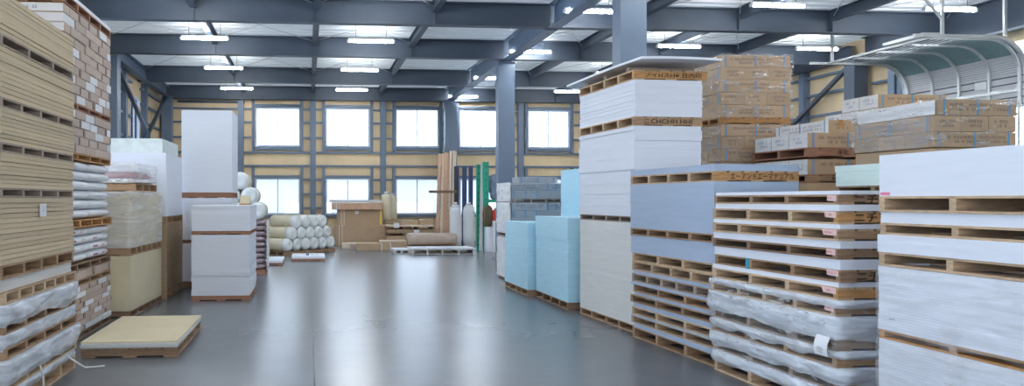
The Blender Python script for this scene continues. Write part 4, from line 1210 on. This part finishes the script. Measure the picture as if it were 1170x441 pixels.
for i, px in enumerate((441.5, 449.5)):
    p = at(px, 253, 27.75); h = 1.0 - .06 * i
    t = thing('wrapped_roll', 'cream upright roll in clear film, %s of the pair by the back wall' % ('left', 'right')[i], 'roll', (p.x, 27.75 + .42 * i, .922), 0, 'cream upright rolls')
    MB().lathe([(.14, 0), (.20, .02), (.205, .3), (.20, .7), (.20, h - .06), (.14, h)], 14).build('body', M['roll_cream'], t, smooth=True)
    MB().lathe([(.13, h - .02), (.06, h + .05), (.11, h + .10)], 10).build('film_top', M['film_white'], t, smooth=True)
# flat loads to the right of the cartons
def flat(px0, px1, pyf, Y, dep, layers, name):
    a, b = at(px0, pyf, Y), at(px1, pyf, Y)
    z = 0
    for kind, h, lab, m in layers:
        if kind == 'P': pallet(lab, (a.x + b.x) / 2, Y + dep / 2, z, b.x - a.x, dep, h, m, nstr=4, turned=True)
        else: pack('board_pack', lab, 'boards', (a.x + b.x) / 2, Y + dep / 2, z, b.x - a.x - .04, dep, h, max(1, int(h / .03)), m)
        z += h
    return z
zz = flat(442, 496, 270, 26.3, 1.0, [('P', .12, 'floor pallet of the flat loads beside the long cartons', 'dark'), ('B', .27, 'mauve-grey boards on the floor pallet beside the long cartons', M['carton']), ('P', .11, 'middle dark pallet of the flat loads beside the long cartons', 'dark'),
     ('B', .12, 'brown boards on the middle dark pallet', M['board_brown']), ('P', .11, 'upper dark pallet of the flat loads beside the long cartons', 'dark'), ('B', .05, 'pale board on top of the flat loads beside the long cartons', M['timber_pale'])], 'x')
o, _ = longbox('low brown carton lying on the pale board of the flat loads', 458, 478, 250.4, 254.2, 26.9, .35, M['carton'], strap=False); o.location.z = zz
o, _ = longbox('small brown carton standing on the flat loads near the lumber', 472, 487, 247.0, 253.0, 27.0, .3, M['carton'], strap=False, name='carton'); o.location.z = zz; o.location.x += .25; o.location.y = 27.15
for i, (px, py) in enumerate(((453, 257.5), (476, 265.5))):
    p = at(px, py, 26.29)
    tag(MB().box(p.x - .10, p.x + .10, 26.27, 26.285, p.z - .09, p.z + .09).build('paper_notice', M['paper']), 'white notice on the %s of the flat loads beside the long cartons' % ('upper left', 'lower middle')[i], 'sheet', 'notices on the flat loads')
o, z = longbox('narrow yellow-brown carton on the floor before the long brown cartons', 391, 432, 272, 279, 25.3, .35, M['timber_pale'], strap=False); o.location.z = 0
MB().box(-.35, .1, -.177, -.174, .02, .16).build('paper_label', M['carton_pink'], o)
o, z = longbox('long flat brown carton on the floor before the flat loads', 408, 470, 273.5, 282, 24.4, .5, M['carton'], strap=False); o.location.z = 0
for f in (-.1, .2): MB().box(f, f + .03, -.253, .253, 0, .262).build('strap', M['strap'], o)
o, z = longbox('thin pale plank bundle lying across the long flat carton', 434, 478, 270.6, 273.2, 24.5, .25, M['timber_pale'], strap=False, name='plank_bundle', cat='timber'); o.location.z = .0 + .27
# brown paper pack
a, b = at(467, 281, 23.9), at(523, 269, 23.9)
q = MB(); nu = 26; rs = []
for i in range(nu + 1):
    x = a.x + (b.x - a.x) * i / nu; ring = []
    for j in range(20):
        th = 2 * PI * j / 20; c_, s_ = math.cos(th), math.sin(th)
        e = .5
        yy = .42 * math.copysign(abs(c_) ** e, c_); zz_ = .20 * math.copysign(abs(s_) ** e, s_)
        k = 1 + .09 * noise.noise(Vector((x * 3, yy * 4, zz_ * 5))) + .05 * noise.noise(Vector((x * 9, yy * 9, zz_ * 9)))
        if i in (0, nu): k *= .9
        ring.append((x, 24.35 + yy * k, .385 + zz_ * min(k, 1.1)))
    rs.append(ring)
q.rings(rs)
t = tag(q.build('wrapped_pack', M['paper_brown'], smooth=True), 'long pack in crumpled brown paper behind the white floor pallet', 'pack')
pallet('low pallet under the crumpled brown paper pack', (a.x + b.x) / 2, 24.35, 0, b.x - a.x + .25, .9, .165, 'pale', nstr=4, turned=True)
for f in (.16, .52, .8):
    x = a.x + (b.x - a.x) * f
# white pallet in front
a, b = at(471, 290.5, 22.55), at(542.5, 290.5, 22.55)
pallet('white-painted pallet on the floor in front of the brown paper pack', (a.x + b.x) / 2, 23.05, 0, b.x - a.x, .95, .15, 'white', nstr=5, turned=True)
o = pack('board_pack', 'white film-covered sheet on the white-painted pallet', 'boards', (a.x + b.x) / 2, 23.05, .15, b.x - a.x + .05, .98, .045, 2, M['board_white'], groove=0)
a, b = at(452, 288, 23.0), at(470, 288, 23.0)
pallet('small white pallet partly behind the white-painted pallet', (a.x + b.x) / 2 - .05, 23.35, 0, b.x - a.x, .8, .11, 'white', nstr=3, turned=True)
pack('board_pack', 'thin white sheet on the small white pallet', 'boards', (a.x + b.x) / 2 - .05, 23.35, .11, b.x - a.x + .04, .8, .03, 1, M['board_white'], groove=0)
# lumber leaning on the wall
for i, (p0, p1, w, top, m) in enumerate(((499.5, 502.5, .13, 176, 'timber_pink'), (503.5, 506.6, .10, 175.5, 'timber_pale'), (507.5, 509.5, .15, 174.5, 'timber_pink'), (511.5, 512.0, .13, 175, 'timber_pink'), (512.5, 515.0, .09, 172.5, 'timber_pale'), (516.5, 518.5, .08, 172.3, 'timber_pale'), (515, 521, .06, 173, 'timber_pale'))):
    A_ = at(p0, 275, 27.25 + .05 * (i % 3)); B_ = at(p1, top, 28.66 - .05 * (i % 3))
    A_.z = .02
    tag(MB().bar(A_, B_, w, .035, up=(0, 1, 0)).build('plank', M[m]), '%s leaning plank from the left beside the dark rack' % ('first', 'second', 'third', 'fourth', 'fifth', 'sixth', 'seventh')[i], 'plank', 'planks leaning on the back wall')
# dark cantilever rack
def post(px, Y, w, d, ztop, m, parent, name='upright', holes=True):
    p = at(px, 250, Y)
    q = MB().box(p.x - w / 2, p.x - w / 2 + .012, Y - d / 2, Y + d / 2, 0, ztop).box(p.x + w / 2 - .012, p.x + w / 2, Y - d / 2, Y + d / 2, 0, ztop).box(p.x - w / 2, p.x + w / 2, Y - .008, Y + .008, 0, ztop)
    q = MB(); s = 1
    prof = [(-w / 2, -d / 2), (w / 2, -d / 2), (w / 2, d / 2), (-w / 2, d / 2)]
    q.rings([[(p.x + a, Y + b, z) for a, b in prof] for z in (0, ztop)])
    o = q.build(name, m, parent)
    if holes:
        for k in range(int(ztop / .22)):
            MB().box(p.x - .015, p.x + .015, Y - d / 2 - .002, Y - d / 2, .15 + k * .22, .21 + k * .22).build('slot', M['slot'], o)
    return p.x
t = thing('cantilever_rack', 'navy and black steel rack for long stock behind the white wrapped rolls', 'rack', (0, 0, 0))
xa = post(521.3, 27.3, .15, .15, at(521, 190, 27.3).z, M['black'], t)
xb = post(530.6, 26.6, .15, .15, at(530, 190, 26.6).z, M['navy'], t)
xc = post(537.8, 26.9, .14, .15, at(538, 190, 26.9).z, M['navy'], t)
MB().box(xa - .06, xc + .06, 27.38, 27.5, .05, .17).build('base_beam', M['navy'], t)
MB().bar((xb, 26.6, .1), (xb, 27.42, .1), .1, .1).build('foot', M['navy'], t); MB().bar((xc, 26.9, .1), (xc, 27.42, .1), .1, .1).build('foot', M['navy'], t)
z = at(500, 219, 27.2).z
MB().box(at(490.5, 219, 27.2).x, xa, 27.2, 27.32, z - .05, z + .05).build('arm', WOODS['dark'], t)
for i, px in enumerate((521, 536.5)):
    p = at(px, 282, 25.75); h = at(px, 233, 25.75).z
    tt = thing('wrapped_roll', 'tall white wrapped roll with gathered top, %s navy rack upright' % ('left of the middle', 'in front of the last')[i], 'roll', (p.x, 25.85, 0), 0, 'tall white wrapped rolls')
    r_ = .215
    MB().lathe([(r_ * .8, 0), (r_, .03), (r_ * 1.02, .4), (r_ * .98, .9), (r_, h - .28), (r_ * .86, h - .12)], 18).build('body', M['bag_white'], tt, smooth=True)
    MB().lathe([(r_ * .86, h - .12), (r_ * .6, h - .05), (r_ * .25, h), (r_ * .32, h + .06)], 14).build('gathered_top', M['bag_white'], tt, smooth=True)
    MB().lathe([(r_ * .42, h - .035), (r_ * .45, h - .02), (r_ * .42, h - .005)], 12).build('tie', M['bag_red'], tt, smooth=True)
# green rack
t = thing('pallet_rack', 'green steel rack uprights with long base beside the wrapped carton pile', 'rack', (0, 0, 0))
xa = post(546.5, 24.3, .13, .10, at(546.5, 188, 24.3).z, M['green'], t)
xb = post(555, 23.9, .19, .10, at(555, 185, 23.9).z, M['green'], t)
xg = xb + .62
MB().bar((xa, 24.35, 1.2), (xb, 23.95, 1.2), .05, .04).build('cross_tie', M['green'], t)
MB().bar((xa, 24.35, .25), (xb, 23.95, .25), .05, .04).build('cross_tie', M['green'], t)
MB().box(xb - .06, xg, 23.96, 24.06, 1.62, 1.72).build('shelf_beam', M['green'], t)
MB().box(xg - .06, xg + .05, 23.9, 24.06, 0, 2.4).build('rear_upright', M['green'], t)
A_, B_ = at(549, 290, 23.6), at(551, 186, 24.1); A_.z = .02
tag(MB().bar(A_, B_, .10, .03, up=(0, 1, 0)).build('plank', M['shutter']), 'grey plank leaning between the two green rack uprights', 'plank')
p = at(558.5, 283, 23.45)
pack('board_pack', 'narrow white boards standing below the olive bundle by the green rack', 'boards', p.x, 23.5, 0, .21, .25, .82, 2, M['board_white'], groove=0)
o = pillow_mesh(.30, .30, .72, 3, .03, e=.6, f=.5).build('cloth_bundle', M['olive'], None, (p.x - .02, 23.5, .82), 0, True)
tag(o, 'olive-brown cloth bundle slumped by the green rack', 'bundle')
p = at(566.5, 285, 23.3)
pack('board_pack', 'slim blue-white pack standing beside the olive bundle', 'boards', p.x, 23.4, 0, .20, .25, 1.03, 2, M['bag_white'], groove=0)
tt = thing('plastic_can', 'red plastic can standing on the slim blue-white pack', 'can', (p.x - .01, 23.4, 1.03))
MB().lathe([(.07, 0), (.085, .015), (.085, .28), (.06, .34), (.03, .36)], 14).build('body', M['red'], tt, smooth=True)
MB().lathe([(.03, .36), (.032, .40), (.02, .405)], 10).build('cap', M['black'], tt, smooth=True)
o = pillow_mesh(.36, .30, .85, 8, .05, e=.8, f=.6).build('net_bundle', M['blue_net'], None, (xb + .33, 24.0, 1.72), .1, True)
tag(o, 'blue-grey bundle of netting on the green rack beam', 'bundle')

# ================================================================== LIGHT
w = bpy.data.worlds.new('World'); bpy.context.scene.world = w; w.use_nodes = True
bg = w.node_tree.nodes['Background']
bg.inputs['Color'].default_value = (0.74, 0.86, 1.0, 1); bg.inputs['Strength'].default_value = 3.4
def portal(loc, rot, sx, sy):
    l = bpy.data.lights.new('daylight_portal', 'AREA'); l.shape = 'RECTANGLE'; l.size = sx; l.size_y = sy
    l.cycles.is_portal = True
    o = bpy.data.objects.new('daylight_portal', l); C.objects.link(o); o.location = loc; o.rotation_euler = rot
portal((3.25, YF - .2, 1.9), (PI / 2, 0, 0), 5.5, 3.8)
portal((5.5, YB + .2, 4.65), (-PI / 2, 0, 0), 17, 1.7)
portal((5.5, YB + .2, 1.85), (-PI / 2, 0, 0), 17, 1.6)
portal((XR + .2, 11.2, 2.0), (0, PI / 2, 0), 4.0, 5.4)
portal((XL - .2, 24.7, 3.1), (0, -PI / 2, 0), 4.2, 1.4)
portal((XL - .2, .5, 3.15), (0, -PI / 2, 0), 4.6, 9.4)
portal((XL - .2, 13.5, 3.25), (0, -PI / 2, 0), 4.4, 10)

# ================================================================== CAMERA
cam = bpy.data.cameras.new('Camera'); co = bpy.data.objects.new('Camera', cam); C.objects.link(co)
cam.sensor_fit = 'HORIZONTAL'; cam.sensor_width = 36; cam.lens = 36 * F / 1170
cam.shift_x = (585 - PX) / 1170; cam.shift_y = (HY - 220.5) / 1170
cam.clip_start = .05
co.location = (0, 0, EYE); co.rotation_euler = (PI / 2, 0, -PHI)
sc = bpy.context.scene
sc.camera = co
sc.view_settings.view_transform = 'Standard'; sc.view_settings.look = 'None'; sc.view_settings.gamma = 1
sc.view_settings.use_curve_mapping = False
sc.view_settings.exposure = 0.75
sc.cycles.use_denoising = True
sc.cycles.max_bounces = 10; sc.cycles.diffuse_bounces = 5; sc.cycles.transparent_max_bounces = 24
sc.cycles.sample_clamp_indirect = 8
sc.cycles.caustics_reflective = False; sc.cycles.caustics_refractive = False
